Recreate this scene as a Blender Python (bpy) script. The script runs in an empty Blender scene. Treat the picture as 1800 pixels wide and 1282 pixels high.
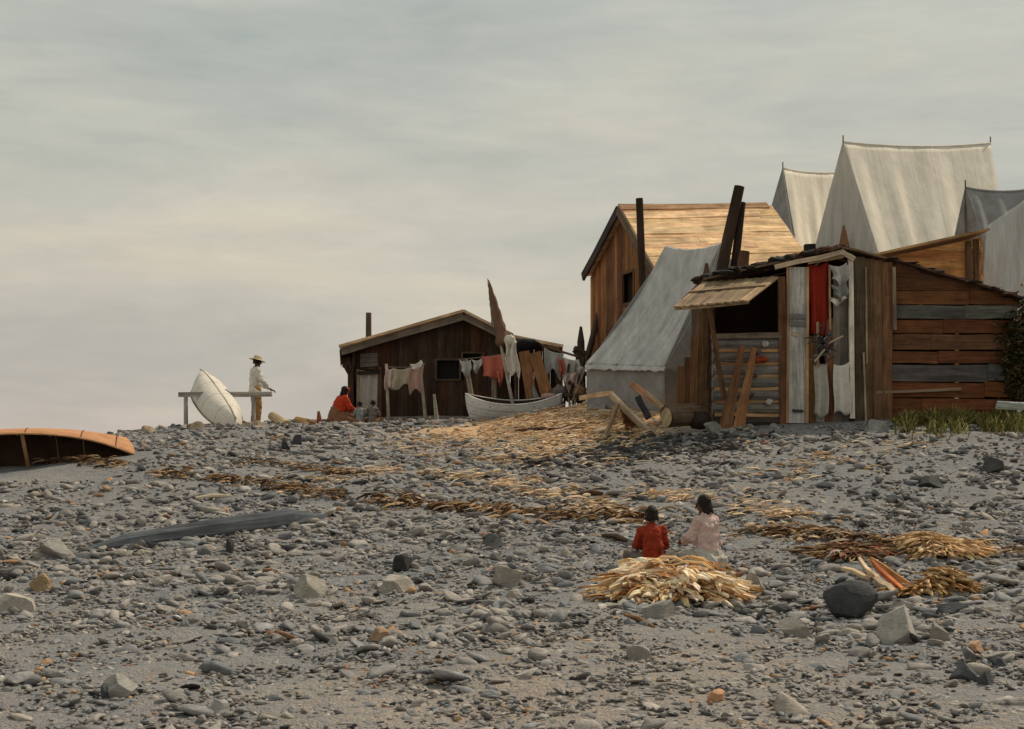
import bpy, math, random
import numpy as np
from mathutils import Vector, Matrix, noise

R = random.Random(11)
NR = np.random.RandomState(5)
scene = bpy.context.scene
COL = scene.collection
V = Vector

# ------------------------------------------------------------------ camera model
F, CX, HY, CAMZ = 2500.0, 900.0, 800.0, 1.6


def P(px, py, d):
    """a point of the place, d metres in front of the camera"""
    return V(((px - CX) * d / F, d, CAMZ - (py - HY) * d / F))


# ------------------------------------------------------------------ terrain height
_ct = [(x, -12, -.9) for x in (-22, -8, 0, 8, 22)] + [(x, 0, -.25) for x in (-12, -4, 4, 12)]
_ct += [(x, 8, .058) for x in (-8, -3, 0, 3, 8)]
for px, py, d in [(-500, 1000, 14.7), (100, 1000, 14.7), (500, 1000, 14.7), (900, 1000, 14.7), (1240, 1000, 14.7), (1700, 995, 14.7), (2300, 990, 14.7),
                  (-500, 885, 20), (0, 880, 20), (450, 874, 20), (900, 868, 20), (1300, 852, 20), (1750, 848, 20), (2300, 848, 20),
                  (-300, 836, 24), (0, 830, 24), (235, 799, 24.5), (500, 806, 25.5), (900, 800, 25.5), (1100, 782, 26), (1250, 754, 25.6),
                  (1400, 745, 25.6), (1500, 744, 25.6), (1650, 742, 25.6), (1800, 740, 25.6), (2200, 740, 25.6),
                  (-300, 825, 30), (0, 808, 30), (130, 784, 30), (300, 762, 30), (600, 765, 30), (900, 762, 30), (1100, 728, 30),
                  (0, 800, 36), (150, 775, 35), (300, 752, 35), (450, 747, 35), (600, 742, 36), (750, 738, 37), (900, 738, 35), (1000, 722, 34.5),
                  (1070, 705, 32.5), (1150, 702, 31.5), (1040, 703, 34), (1130, 703, 36), (1400, 722, 31), (1700, 715, 31), (1400, 720, 38), (1700, 700, 40),
                  (300, 760, 42), (600, 742, 42), (900, 740, 42), (1500, 700, 48), (1900, 695, 48), (300, 775, 55), (900, 760, 55), (1600, 735, 58),
                  (-300, 820, 42), (-300, 820, 58), (2300, 730, 58), (2300, 715, 40)]:
    p = P(px, py, d)
    _ct.append(tuple(p))
_ct = np.array(_ct)


def _U(r2):
    return r2 * np.log(r2 + 1e-9) * .5


def _fit():
    n = len(_ct)
    xy = _ct[:, :2]
    d2 = ((xy[:, None] - xy[None]) ** 2).sum(-1)
    A = np.zeros((n + 3, n + 3))
    A[:n, :n] = _U(d2) + np.eye(n) * .6
    A[:n, n] = 1
    A[:n, n + 1:] = xy
    A[n, :n] = 1
    A[n + 1:, :n] = xy.T
    b = np.zeros(n + 3)
    b[:n] = _ct[:, 2]
    return np.linalg.solve(A, b)


_w = _fit()


def G(x, y):
    """height of the beach (numpy arrays or numbers)"""
    x = np.asarray(x, float)
    y = np.asarray(y, float)
    xc = np.clip(x, -24, 24)
    yc = np.clip(y, -12, 58)
    n = len(_ct)
    z = _w[n] + _w[n + 1] * xc + _w[n + 2] * yc
    for i in range(n):
        z = z + _w[i] * _U((xc - _ct[i, 0]) ** 2 + (yc - _ct[i, 1]) ** 2)
    z = z + .018 * np.sin(x * 1.9 + 1.3 * np.sin(y * .8)) + .016 * np.sin(y * 2.7 + x * .9 + 1.2 * np.sin(x * .7))
    far = np.clip((y - 50) / 60, 0, 1) + np.clip((np.abs(x) - 28) / 60, 0, 1)
    far = np.clip(far, 0, 1)
    far = far * far * (3 - 2 * far)
    return z * (1 - far) + far * -3.0


def g(x, y):
    return float(G(x, y))


_DS = np.concatenate([np.arange(5.5, 24, .08), np.arange(24, 48, .12)])


def on(px, py, dmin=5.5):
    """where the line of sight of a pixel meets the beach"""
    xs = (px - CX) * _DS / F
    zs = CAMZ - (py - HY) * _DS / F
    hit = (G(xs, _DS) >= zs) & (_DS >= dmin)
    i = int(np.argmax(hit)) if hit.any() else len(_DS) - 1
    d = _DS[i]
    return V((xs[i], d, g(xs[i], d)))


# ------------------------------------------------------------------ materials
def nt(name):
    m = bpy.data.materials.new(name)
    m.use_nodes = True
    t = m.node_tree
    b = t.nodes['Principled BSDF']
    return m, t, b


def N(t, typ, **kw):
    n = t.nodes.new(typ)
    for k, v in kw.items():
        if k.startswith('i_'):
            n.inputs[k[2:]].default_value = v
        else:
            setattr(n, k, v)
    return n


def ramp(t, fac, stops):
    r = t.nodes.new('ShaderNodeValToRGB')
    e = r.color_ramp.elements
    while len(e) < len(stops):
        e.new(.5)
    for el, (p, c) in zip(e, stops):
        el.position = p
        el.color = (c, c, c, 1) if isinstance(c, (int, float)) else (*c, 1)
    t.links.new(fac, r.inputs['Fac'])
    return r.outputs['Color']


def mul(t, a, b, fac=1.0):
    m = t.nodes.new('ShaderNodeMix')
    m.data_type = 'RGBA'
    m.blend_type = 'MULTIPLY'
    m.inputs['Factor'].default_value = fac
    t.links.new(a, m.inputs['A'])
    t.links.new(b, m.inputs['B'])
    return m.outputs['Result']


def mixc(t, f, a, b):
    m = t.nodes.new('ShaderNodeMix')
    m.data_type = 'RGBA'
    if isinstance(f, (int, float)):
        m.inputs['Factor'].default_value = f
    else:
        t.links.new(f, m.inputs['Factor'])
    for s, k in ((a, 'A'), (b, 'B')):
        if isinstance(s, tuple):
            m.inputs[k].default_value = (*s, 1)
        else:
            t.links.new(s, m.inputs[k])
    return m.outputs['Result']


def noise_n(t, vec, scale, detail=4, rough=.6, dist=0.0):
    n = N(t, 'ShaderNodeTexNoise', i_Scale=scale, i_Detail=detail, i_Roughness=rough, i_Distortion=dist)
    t.links.new(vec, n.inputs['Vector'])
    return n.outputs['Fac']


def bump(t, b, h, strength=.4, dist=.02):
    n = N(t, 'ShaderNodeBump', i_Strength=strength, i_Distance=dist)
    t.links.new(h, n.inputs['Height'])
    t.links.new(n.outputs['Normal'], b.inputs['Normal'])


def mapping(t, vec, s):
    m = N(t, 'ShaderNodeMapping')
    m.inputs['Scale'].default_value = s
    t.links.new(vec, m.inputs['Vector'])
    return m.outputs['Vector']


def make_wood():
    m, t, b = nt('weathered_wood')
    a = N(t, 'ShaderNodeAttribute', attribute_name='col')
    gp = N(t, 'ShaderNodeAttribute', attribute_name='gp')
    oc = N(t, 'ShaderNodeTexCoord').outputs['Object']
    gr = noise_n(t, mapping(t, gp.outputs['Vector'], (1.6, 34, 7)), 1.0, 5, .65, .6)
    g2 = noise_n(t, mapping(t, gp.outputs['Vector'], (.8, 6, 3)), 1.0, 3, .6, .3)
    st = noise_n(t, oc, 2.3, 5, .7)
    c = mul(t, a.outputs['Color'], ramp(t, gr, [(.28, .5), (.5, 1.0), (.72, 1.35)]))
    c = mul(t, c, ramp(t, g2, [(.3, .62), (.7, 1.3)]))
    c = mul(t, c, ramp(t, st, [(.3, .68), (.65, 1.2)]))
    t.links.new(c, b.inputs['Base Color'])
    b.inputs['Roughness'].default_value = .88
    b.inputs['Specular IOR Level'].default_value = .2
    bump(t, b, gr, .55, .012)
    return m


def make_stone():
    m, t, b = nt('beach_stone')
    a = N(t, 'ShaderNodeAttribute', attribute_name='col')
    oc = N(t, 'ShaderNodeTexCoord').outputs['Object']
    n1 = noise_n(t, oc, 9, 6, .7)
    n2 = noise_n(t, mapping(t, oc, (1, 1, 4)), 22, 4, .6, .4)
    c = mul(t, a.outputs['Color'], ramp(t, n1, [(.3, .68), (.7, 1.28)]))
    c = mul(t, c, ramp(t, n2, [(.3, .8), (.7, 1.17)]))
    t.links.new(c, b.inputs['Base Color'])
    b.inputs['Roughness'].default_value = .82
    b.inputs['Specular IOR Level'].default_value = .3
    bump(t, b, n2, .5, .02)
    return m


def make_cloth(name, c1, c2=None, scale=5, streak=(1, 1, 1), rough=.9, bs=.35, fine=160, seams=0):
    m, t, b = nt(name)
    oc = N(t, 'ShaderNodeTexCoord').outputs['Object']
    c2 = c2 or tuple(x * .72 for x in c1)
    n1 = noise_n(t, mapping(t, oc, streak), scale, 5, .65, .3)
    n2 = noise_n(t, oc, fine, 2, .5)
    f = ramp(t, n1, [(.32, 0.0), (.68, 1.0)])
    c = mixc(t, f, c2, c1)
    if seams:
        ga = N(t, 'ShaderNodeAttribute', attribute_name='gp')
        sx = N(t, 'ShaderNodeSeparateXYZ')
        t.links.new(ga.outputs['Vector'], sx.inputs[0])
        m1 = N(t, 'ShaderNodeMath', operation='MULTIPLY')
        t.links.new(sx.outputs['Y'], m1.inputs[0])
        m1.inputs[1].default_value = seams
        m2 = N(t, 'ShaderNodeMath', operation='FRACT')
        t.links.new(m1.outputs[0], m2.inputs[0])
        c = mul(t, c, ramp(t, m2.outputs[0], [(0, .9), (.02, .86), (.04, 1.0), (.985, 1.0), (1, .9)]))
        st = noise_n(t, mapping(t, ga.outputs['Vector'], (1.5, 11, 1)), 1.0, 5, .7, .9)
        c = mul(t, c, ramp(t, st, [(.3, .78), (.55, 1.0), (.75, 1.1)]))
    c = mul(t, c, ramp(t, n2, [(.3, .88), (.7, 1.1)]))
    t.links.new(c, b.inputs['Base Color'])
    b.inputs['Roughness'].default_value = rough
    b.inputs['Specular IOR Level'].default_value = .15
    bump(t, b, n1, bs, .03)
    return m


def make_col(name, rough=.85, sc=14, lo=.7, hi=1.25):
    m, t, b = nt(name)
    a = N(t, 'ShaderNodeAttribute', attribute_name='col')
    oc = N(t, 'ShaderNodeTexCoord').outputs['Object']
    n1 = noise_n(t, oc, sc, 4, .6)
    c = mul(t, a.outputs['Color'], ramp(t, n1, [(.3, lo), (.7, hi)]))
    t.links.new(c, b.inputs['Base Color'])
    b.inputs['Roughness'].default_value = rough
    b.inputs['Specular IOR Level'].default_value = .2
    return m


def make_ground():
    m, t, b = nt('shingle_gravel')
    oc = N(t, 'ShaderNodeTexCoord').outputs['Object']
    chips = N(t, 'ShaderNodeAttribute', attribute_name='chips').outputs['Fac']
    v1 = N(t, 'ShaderNodeTexVoronoi', i_Scale=16.0, i_Randomness=1.0)
    v2 = N(t, 'ShaderNodeTexVoronoi', i_Scale=42.0, i_Randomness=1.0)
    wob = N(t, 'ShaderNodeTexNoise', i_Scale=9.0, i_Detail=2.0)
    t.links.new(oc, wob.inputs['Vector'])
    add = N(t, 'ShaderNodeVectorMath', operation='MULTIPLY_ADD')
    t.links.new(wob.outputs['Color'], add.inputs[0])
    add.inputs[1].default_value = (.09, .09, .09)
    t.links.new(oc, add.inputs[2])
    for v in (v1, v2):
        t.links.new(add.outputs['Vector'], v.inputs['Vector'])
    s1 = N(t, 'ShaderNodeSeparateColor')
    t.links.new(v1.outputs['Color'], s1.inputs['Color'])
    s2 = N(t, 'ShaderNodeSeparateColor')
    t.links.new(v2.outputs['Color'], s2.inputs['Color'])
    pal = [(0, (.145, .148, .156)), (.3, (.195, .199, .21)), (.6, (.225, .222, .222)), (.85, (.245, .222, .205)), (1, (.29, .26, .232))]
    ca = ramp(t, s1.outputs['Red'], pal)
    cb = ramp(t, s2.outputs['Green'], pal)
    big = noise_n(t, oc, .55, 4, .6)
    c = mixc(t, .5, ca, cb)
    c = mul(t, c, ramp(t, big, [(.3, (.8, .86, .92)), (.7, (1.16, 1.1, 1.02))]))
    near = N(t, 'ShaderNodeAttribute', attribute_name='fines').outputs['Fac']
    c = mixc(t, near, c, mul(t, c, ramp(t, big, [(0, (1.22, 1.1, 1.0)), (1, (1.3, 1.17, 1.04))])))
    rust = noise_n(t, oc, 1.4, 6, .75, .5)
    c = mixc(t, ramp(t, rust, [(.56, 0.0), (.75, .55)]), c, (.3, .19, .115))
    n3 = noise_n(t, mapping(t, oc, (1, 2.2, 1)), 5, 6, .75, .8)
    chc = ramp(t, n3, [(.25, (.25, .13, .06)), (.42, (.5, .31, .16)), (.55, (.66, .44, .25)), (.75, (.72, .52, .33))])
    ma = N(t, 'ShaderNodeMath', operation='MULTIPLY_ADD')
    t.links.new(noise_n(t, mapping(t, oc, (1, 1.6, 1)), 2.6, 6, .8), ma.inputs[0])
    ma.inputs[1].default_value = 1.5
    t.links.new(chips, ma.inputs[2])
    c = mixc(t, ramp(t, ma.outputs[0], [(.98, 0.0), (1.0, .0), (1.0, 0.0)]) if False else ramp(t, _sub(t, ma.outputs[0], .95), [(0.0, 0.0), (.5, 1.0)]), c, chc)
    t.links.new(c, b.inputs['Base Color'])
    b.inputs['Roughness'].default_value = .9
    b.inputs['Specular IOR Level'].default_value = .2
    h = N(t, 'ShaderNodeMath', operation='ADD')
    t.links.new(v1.outputs['Distance'], h.inputs[0])
    t.links.new(v2.outputs['Distance'], h.inputs[1])
    inv = N(t, 'ShaderNodeMath', operation='MULTIPLY', i_Value=-1.0) if False else None
    bump(t, b, h.outputs[0], -.7 if False else .6, -.03)
    return m


def _sub(t, a, v):
    s = N(t, 'ShaderNodeMath', operation='SUBTRACT')
    t.links.new(a, s.inputs[0])
    s.inputs[1].default_value = v
    return s.outputs[0]


WOOD = make_wood()
STONE = make_stone()
STRAWM = make_col('dry_straw', .8, 30)
WRACK = make_col('dried_seaweed', .75, 20, .5, 1.3)
LEAF = make_col('green_blades', .7, 12)
SOD = make_col('dark_sod', .95, 9, .5, 1.5)
GROUND = make_ground()
CANVAS = make_cloth('pale_canvas', (.82, .75, .64), (.68, .62, .52), 1.4, (2.2, 2.2, .5), .9, .5, seams=7)
CANVAS_SHADE = make_cloth('shaded_canvas', (.55, .53, .48), (.42, .405, .37), 1.6, (2, 2, .6), .9, .5)  # pale canvas with the gable's shade mixed into its colour
CANVASB = make_cloth('grey_canvas', (.56, .55, .53), (.4, .385, .36), 1.5, (3.5, 1.6, .5), .9, .6, seams=5)
CANVASD = make_cloth('grey_and_shaded_canvas', (.30, .30, .30), (.21, .2, .19), 2.5, (1, 1, 1), .9, .5)  # own grey of right tent and scrap; painted shade on gable and wall
SKIN = make_cloth('brown_skin', (.17, .085, .05), (.13, .062, .036), 18, rough=.6, bs=.05)
HAIR = make_cloth('black_hair', (.022, .015, .011), (.012, .009, .007), 24, (1, 1, .25), .55, .6)
RED = make_cloth('red_cotton', (.33, .045, .018), (.22, .03, .014), 9)
REDB = make_cloth('scarlet_shawl', (.55, .06, .025), (.42, .04, .018), 9)
PINK = make_cloth('pale_pink_cotton', (.62, .46, .42), (.5, .36, .33), 9)
PALE = make_cloth('pale_grey_cotton', (.5, .46, .4), (.38, .35, .3), 9)
WHITE = make_cloth('white_cotton', (.72, .68, .6), (.56, .52, .45), 9)
GREYC = make_cloth('grey_cotton', (.3, .29, .28), (.2, .19, .185), 12)
TAUPE = make_cloth('taupe_cotton', (.2, .165, .14), (.13, .105, .09), 12)
BROWNC = make_cloth('brown_wool', (.27, .135, .075), (.2, .1, .055), 9)
TAN = make_cloth('tan_trousers', (.45, .26, .11), (.34, .19, .08), 9)
STRAWH = make_cloth('straw_hat', (.66, .54, .37), (.52, .41, .27), 30)
BARK = make_cloth('birch_bark', (.64, .33, .17), (.44, .2, .095), 2.2, (1, 4, 4), .75, .5)
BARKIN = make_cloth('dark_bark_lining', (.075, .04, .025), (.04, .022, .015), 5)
WHITEH = make_cloth('white_hull', (.82, .76, .67), (.6, .53, .45), 4, (1.4, 6, 6), .7, .3)
SKIFFH = make_cloth('grey_white_hull', (.82, .79, .74), (.58, .55, .5), 3.5, (1, 3, 6), .7, .4)
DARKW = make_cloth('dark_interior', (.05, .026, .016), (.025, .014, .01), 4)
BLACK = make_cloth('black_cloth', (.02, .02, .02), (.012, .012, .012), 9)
ROSE = make_cloth('rose_cloth', (.56, .17, .115), (.46, .12, .08), 10)
BEIGE = make_cloth('beige_cloth', (.45, .38, .27), (.34, .28, .2), 10)
PINKB = make_cloth('faded_pink_cloth', (.5, .28, .24), (.38, .25, .2), 8)
DUSTY = make_cloth('dusty_white_cloth', (.5, .49, .46), (.36, .35, .33), 10)
SAIL = make_cloth('brown_sail', (.2, .11, .07), (.12, .075, .055), 5, (1, 1, .3))
REDCURT = make_cloth('dark_red_blanket', (.31, .03, .014), (.24, .02, .012), 5)
IRON = make_cloth('black_iron', (.025, .022, .02), (.05, .03, .02), 14, rough=.6)

# ------------------------------------------------------------------ objects and meshes
ORG = {}


def tag(o, label=None, cat=None, group=None, kind=None):
    if label:
        o['label'] = label
    if cat:
        o['category'] = cat
    if group:
        o['group'] = group
    if kind:
        o['kind'] = kind
    return o


def thing(name, label, cat, loc, group=None):
    o = bpy.data.objects.new(name, None)
    COL.objects.link(o)
    o.location = loc
    o.empty_display_size = .2
    ORG[o.name] = V(loc)
    return tag(o, label, cat, group)


def gcol(c, v=.12):
    k = 1 + R.uniform(-v, v)
    return tuple(max(.004, x * k * (1 + R.uniform(-.05, .05))) for x in c)


class MB:
    def __init__(s):
        s.v, s.f, s.c, s.g = [], [], [], []

    def add(s, vs, fs, col=(.5, .5, .5), gp=None):
        b = len(s.v)
        s.v += [tuple(x) for x in vs]
        s.f += [tuple(i + b for i in f) for f in fs]
        s.c += [col] * len(vs)
        s.g += gp if gp else [(x[0], x[1], x[2]) for x in vs]
        return s

    def board(s, p0, p1, w, th, side=(1, 0, 0), col=(.3, .2, .1), w1=None, wob=.0, skew=0.0):
        """a sawn board from p0 to p1: w wide along side, th thick"""
        p0, p1 = V(p0), V(p1)
        a = p1 - p0
        L = a.length
        a = a / max(L, 1e-6)
        sd = V(side)
        sd = sd - a * sd.dot(a)
        if sd.length < 1e-4:
            sd = a.orthogonal()
        sd.normalize()
        n = a.cross(sd).normalized()
        w1 = w if w1 is None else w1
        ns = 2 if wob == 0 else 4
        rid = R.uniform(0, 90)
        vs, gp, fs = [], [], []
        for i in range(ns):
            t = i / (ns - 1)
            ww = (w + (w1 - w) * t) * .5
            c = p0 + a * L * t
            if wob and 0 < i < ns - 1:
                c = c + sd * R.uniform(-wob, wob) + n * R.uniform(-wob, wob)
                ww *= 1 + R.uniform(-.06, .06)
            for sx, sn in ((-1, -1), (1, -1), (1, 1), (-1, 1)):
                e = a * (skew * sx if i in (0, ns - 1) else 0)
                vs.append(c + sd * ww * sx + n * th * .5 * sn + e)
                gp.append((L * t + rid, ww * sx + rid * .37, th * sn * .5 + rid * .11))
        fs.append((3, 2, 1, 0))
        for i in range(ns - 1):
            for k in range(4):
                q = i * 4
                fs.append((q + k, q + (k + 1) % 4, q + 4 + (k + 1) % 4, q + 4 + k))
        q = (ns - 1) * 4
        fs.append((q, q + 1, q + 2, q + 3))
        return s.add(vs, fs, col, gp)

    def tube(s, pts, rad, col=(.3, .2, .1), n=9, rough=0.0):
        pts = [V(p) for p in pts]
        if not isinstance(rad, (list, tuple)):
            rad = [rad] * len(pts)
        rid = R.uniform(0, 50)
        vs, gp, fs = [], [], []
        ref = None
        Lc = 0
        for i, p in enumerate(pts):
            a = (pts[min(i + 1, len(pts) - 1)] - pts[max(i - 1, 0)]).normalized()
            if ref is None:
                ref = a.orthogonal().normalized()
            ref = (ref - a * ref.dot(a)).normalized()
            bi = a.cross(ref)
            if i:
                Lc += (p - pts[i - 1]).length
            for k in range(n):
                an = 2 * math.pi * k / n
                r = rad[i] * (1 + R.uniform(-rough, rough))
                vs.append(p + ref * math.cos(an) * r + bi * math.sin(an) * r)
                gp.append((Lc + rid, rad[i] * abs(an - math.pi) + rid * .3, rid))
        for i in range(len(pts) - 1):
            for k in range(n):
                q = i * n
                fs.append((q + k, q + (k + 1) % n, q + n + (k + 1) % n, q + n + k))
        fs.append(tuple(range(n - 1, -1, -1)))
        q = (len(pts) - 1) * n
        fs.append(tuple(range(q, q + n)))
        return s.add(vs, fs, col, gp)

    def caps(s, p0, p1, r0, r1, n=10, col=(.5, .5, .5)):
        """a tapered limb with round ends"""
        p0, p1 = V(p0), V(p1)
        a = p1 - p0
        if a.length < 1e-5:
            a = V((0, 0, 1e-4))
        a.normalize()
        u = a.orthogonal().normalized()
        w = a.cross(u)
        rings = []
        for k in (-90, -60, -30, 0):
            an = math.radians(k)
            rings.append((p0 + a * math.sin(an) * r0, max(r0 * math.cos(an), r0 * .02)))
        for k in (0, 30, 60, 90):
            an = math.radians(k)
            rings.append((p1 + a * math.sin(an) * r1, max(r1 * math.cos(an), r1 * .02)))
        vs, fs = [], []
        for c, r in rings:
            for k in range(n):
                an = 2 * math.pi * k / n
                vs.append(c + u * math.cos(an) * r + w * math.sin(an) * r)
        for i in range(len(rings) - 1):
            for k in range(n):
                q = i * n
                fs.append((q + k, q + (k + 1) % n, q + n + (k + 1) % n, q + n + k))
        fs.append(tuple(range(n - 1, -1, -1)))
        q = (len(rings) - 1) * n
        fs.append(tuple(range(q, q + n)))
        return s.add(vs, fs, col)

    def ell(s, c, r, rot=None, col=(.5, .5, .5), nu=16, nv=10, fn=None):
        c = V(c)
        vs, fs = [], []
        for j in range(nv + 1):
            th = math.pi * j / nv
            for i in range(nu):
                ph = 2 * math.pi * i / nu
                q = V((math.sin(th) * math.cos(ph), math.sin(th) * math.sin(ph), math.cos(th)))
                if j in (0, nv):
                    q = q + V((math.cos(ph), math.sin(ph), 0)) * .01
                k = fn(q) if fn else 1
                q = V((q.x * r[0] * k, q.y * r[1] * k, q.z * r[2] * k))
                if rot:
                    q = rot @ q
                vs.append(c + q)
        for j in range(nv):
            for i in range(nu):
                fs.append((j * nu + i, (j + 1) * nu + i, (j + 1) * nu + (i + 1) % nu, j * nu + (i + 1) % nu))
        fs.append(tuple(range(nu)))
        fs.append(tuple(range(nv * nu + nu - 1, nv * nu - 1, -1)))
        return s.add(vs, fs, col)

    def sheet(s, a, b, c, d, nu=24, nv=20, off=None, col=(.5, .5, .5)):
        """cloth between the corners a(0,0) b(1,0) c(0,1) d(1,1); off(u,v) -> Vector"""
        a, b, c, d = V(a), V(b), V(c), V(d)
        vs, fs, gp = [], [], []
        for j in range(nv + 1):
            v = j / nv
            for i in range(nu + 1):
                u = i / nu
                p = (a * (1 - u) + b * u) * (1 - v) + (c * (1 - u) + d * u) * v
                if off:
                    p = p + off(u, v)
                vs.append(p)
                gp.append((v, u, 0))
        for j in range(nv):
            for i in range(nu):
                q = j * (nu + 1) + i
                fs.append((q, q + 1, q + nu + 2, q + nu + 1))
        return s.add(vs, fs, col, gp)

    def prism(s, pts, vec, col=(.3, .2, .1)):
        n = len(pts)
        rid = R.uniform(0, 90)
        vs = [V(p) for p in pts] + [V(p) + V(vec) for p in pts]
        fs = [tuple(range(n)), tuple(range(2 * n - 1, n - 1, -1))]
        for i in range(n):
            fs.append((i, i + n, (i + 1) % n + n, (i + 1) % n))
        return s.add(vs, fs, col, [(p.x + rid, p.z + rid, p.y) for p in vs])

    def build(s, name, mat, parent=None, smooth=False, solid=0, remesh=0, sub=0, smoothit=0):
        vs = np.array(s.v, dtype=np.float32)
        if parent is not None:
            o0 = ORG[parent.name]
        else:
            lo, hi = vs.min(0), vs.max(0)
            o0 = V(((lo[0] + hi[0]) / 2, (lo[1] + hi[1]) / 2, lo[2]))
        me = bpy.data.meshes.new(name)
        me.from_pydata([(v[0] - o0.x, v[1] - o0.y, v[2] - o0.z) for v in s.v], [], s.f)
        if mat:
            me.materials.append(mat)
        at = me.attributes.new('col', 'FLOAT_COLOR', 'POINT')
        at.data.foreach_set('color', np.array([(*c, 1) for c in s.c], dtype=np.float32).ravel())
        at = me.attributes.new('gp', 'FLOAT_VECTOR', 'POINT')
        at.data.foreach_set('vector', np.array(s.g, dtype=np.float32).ravel())
        if smooth:
            me.polygons.foreach_set('use_smooth', np.ones(len(me.polygons), dtype=bool))
        me.validate()
        o = bpy.data.objects.new(name, me)
        COL.objects.link(o)
        if parent is not None:
            o.parent = parent
        else:
            o.location = o0
        ORG[o.name] = V(o0)
        if remesh:
            md = o.modifiers.new('Remesh', 'REMESH')
            md.mode = 'VOXEL'
            md.voxel_size = remesh
            md.use_smooth_shade = True
        if smoothit:
            md = o.modifiers.new('Smooth', 'SMOOTH')
            md.iterations = smoothit
            md.factor = .5
        if solid:
            md = o.modifiers.new('Solidify', 'SOLIDIFY')
            md.thickness = solid
            md.offset = 0
        if sub:
            md = o.modifiers.new('Subdivision', 'SUBSURF')
            md.levels = md.render_levels = sub
        return o


def spans(lo, hi, cuts):
    out = [(lo, hi)]
    for a, b in cuts:
        nx = []
        for x, y in out:
            if b <= x or a >= y:
                nx.append((x, y))
            else:
                if a > x:
                    nx.append((x, a))
                if b < y:
                    nx.append((b, y))
        out = nx
    return out


def plank_wall(mb, O, U, W, poly, horiz, pw, pal, holes=(), th=.03, jag=.02, jit=.006):
    """planks filling a polygon given in metres on the plane O + u*U + w*W"""
    O, U, W = V(O), V(U).normalized(), V(W).normalized()
    Nn = U.cross(W).normalized()
    k = 1 if horiz else 0

    def rng(t):
        xs = []
        n = len(poly)
        for i in range(n):
            p, q = poly[i], poly[(i + 1) % n]
            a, b = p[k], q[k]
            if (a <= t < b) or (b <= t < a):
                f = (t - a) / (b - a)
                xs.append(p[1 - k] + f * (q[1 - k] - p[1 - k]))
        return (min(xs), max(xs)) if len(xs) >= 2 else None
    lo = min(p[k] for p in poly)
    hi = max(p[k] for p in poly)
    t = lo
    while t < hi - .01:
        t1 = min(hi, t + pw * R.uniform(.8, 1.2))
        e = .004
        r0, r1 = rng(t + e), rng(t1 - e)
        if r0 and r1:
            mid = (t + t1) / 2
            cuts = []
            for (u0, w0, u1, w1) in holes:
                if horiz and w0 < mid < w1:
                    cuts.append((u0, u1))
                if not horiz and u0 < mid < u1:
                    cuts.append((w0, w1))
            rm = ((r0[0] + r1[0]) / 2, (r0[1] + r1[1]) / 2)
            for a, b in spans(rm[0], rm[1], cuts):
                a0, a1 = (r0[0], r1[0]) if abs(a - rm[0]) < 1e-6 else (a, a)
                b0, b1 = (r0[1], r1[1]) if abs(b - rm[1]) < 1e-6 else (b, b)
                j = R.uniform(-jag, jag)
                q = [(a0, t + .003), (b0 + j, t + .003), (b1 + j, t1 - .003), (a1, t1 - .003)]
                z0 = R.uniform(-jit, jit)
                rid = R.uniform(0, 90)
                vs, gp = [], []
                for zz in (z0, z0 + th):
                    for (al, ac) in q:
                        u, w = (al, ac) if horiz else (ac, al)
                        vs.append(O + U * u + W * w + Nn * zz)
                        gp.append((al + rid, ac + rid * .3, zz + rid))
                fs = [(0, 1, 2, 3), (7, 6, 5, 4), (0, 4, 5, 1), (1, 5, 6, 2), (2, 6, 7, 3), (3, 7, 4, 0)]
                mb.add(vs, fs, gcol(R.choice(pal), .2), gp)
        t = t1
    return mb


def px_poly(pts, O, d):
    """pixel outline on the frontal plane at distance d -> metres from O"""
    out = []
    for px, py in pts:
        p = P(px, py, d) - V(O)
        out.append((p.x, p.z))
    return out


def hole(x0, y0, x1, y1, O, d):
    a = P(x0, y1, d) - V(O)
    b = P(x1, y0, d) - V(O)
    return (a.x, a.z, b.x, b.z)


XA, ZA = V((1, 0, 0)), V((0, 0, 1))

# ------------------------------------------------------------------ ground
def axis(parts):
    out = []
    for a, b, st in parts:
        out += list(np.arange(a, b, st))
    out.append(parts[-1][1])
    return np.array(out)


def seg_dist(x, y, pts):
    d = np.full(x.shape, 1e9)
    for (ax, ay), (bx, by) in zip(pts[:-1], pts[1:]):
        vx, vy = bx - ax, by - ay
        t = np.clip(((x - ax) * vx + (y - ay) * vy) / (vx * vx + vy * vy + 1e-9), 0, 1)
        d = np.minimum(d, np.hypot(x - ax - t * vx, y - ay - t * vy))
    return d


WRACKS = [[(80, 812), (210, 826), (330, 842), (450, 852), (570, 876), (680, 886), (800, 896), (960, 912), (1110, 918), (1240, 935), (1400, 945), (1500, 955), (1620, 970), (1800, 972)],
          [(420, 815), (480, 818), (570, 832), (640, 838)]]
WR3 = [[on(px, py) for px, py in w] for w in WRACKS]
STRAWS = [[(560, 850), (700, 828), (820, 840), (930, 860), (1010, 895), (1110, 905)], [(1090, 870), (1220, 875), (1330, 905), (1420, 915)],
          [(880, 812), (960, 800), (1000, 770)], [(1330, 850), (1420, 830), (1500, 800), (1640, 775)], [(780, 800), (700, 780), (850, 770)]]
ST3 = [[on(px, py) for px, py in w] for w in STRAWS]

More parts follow.
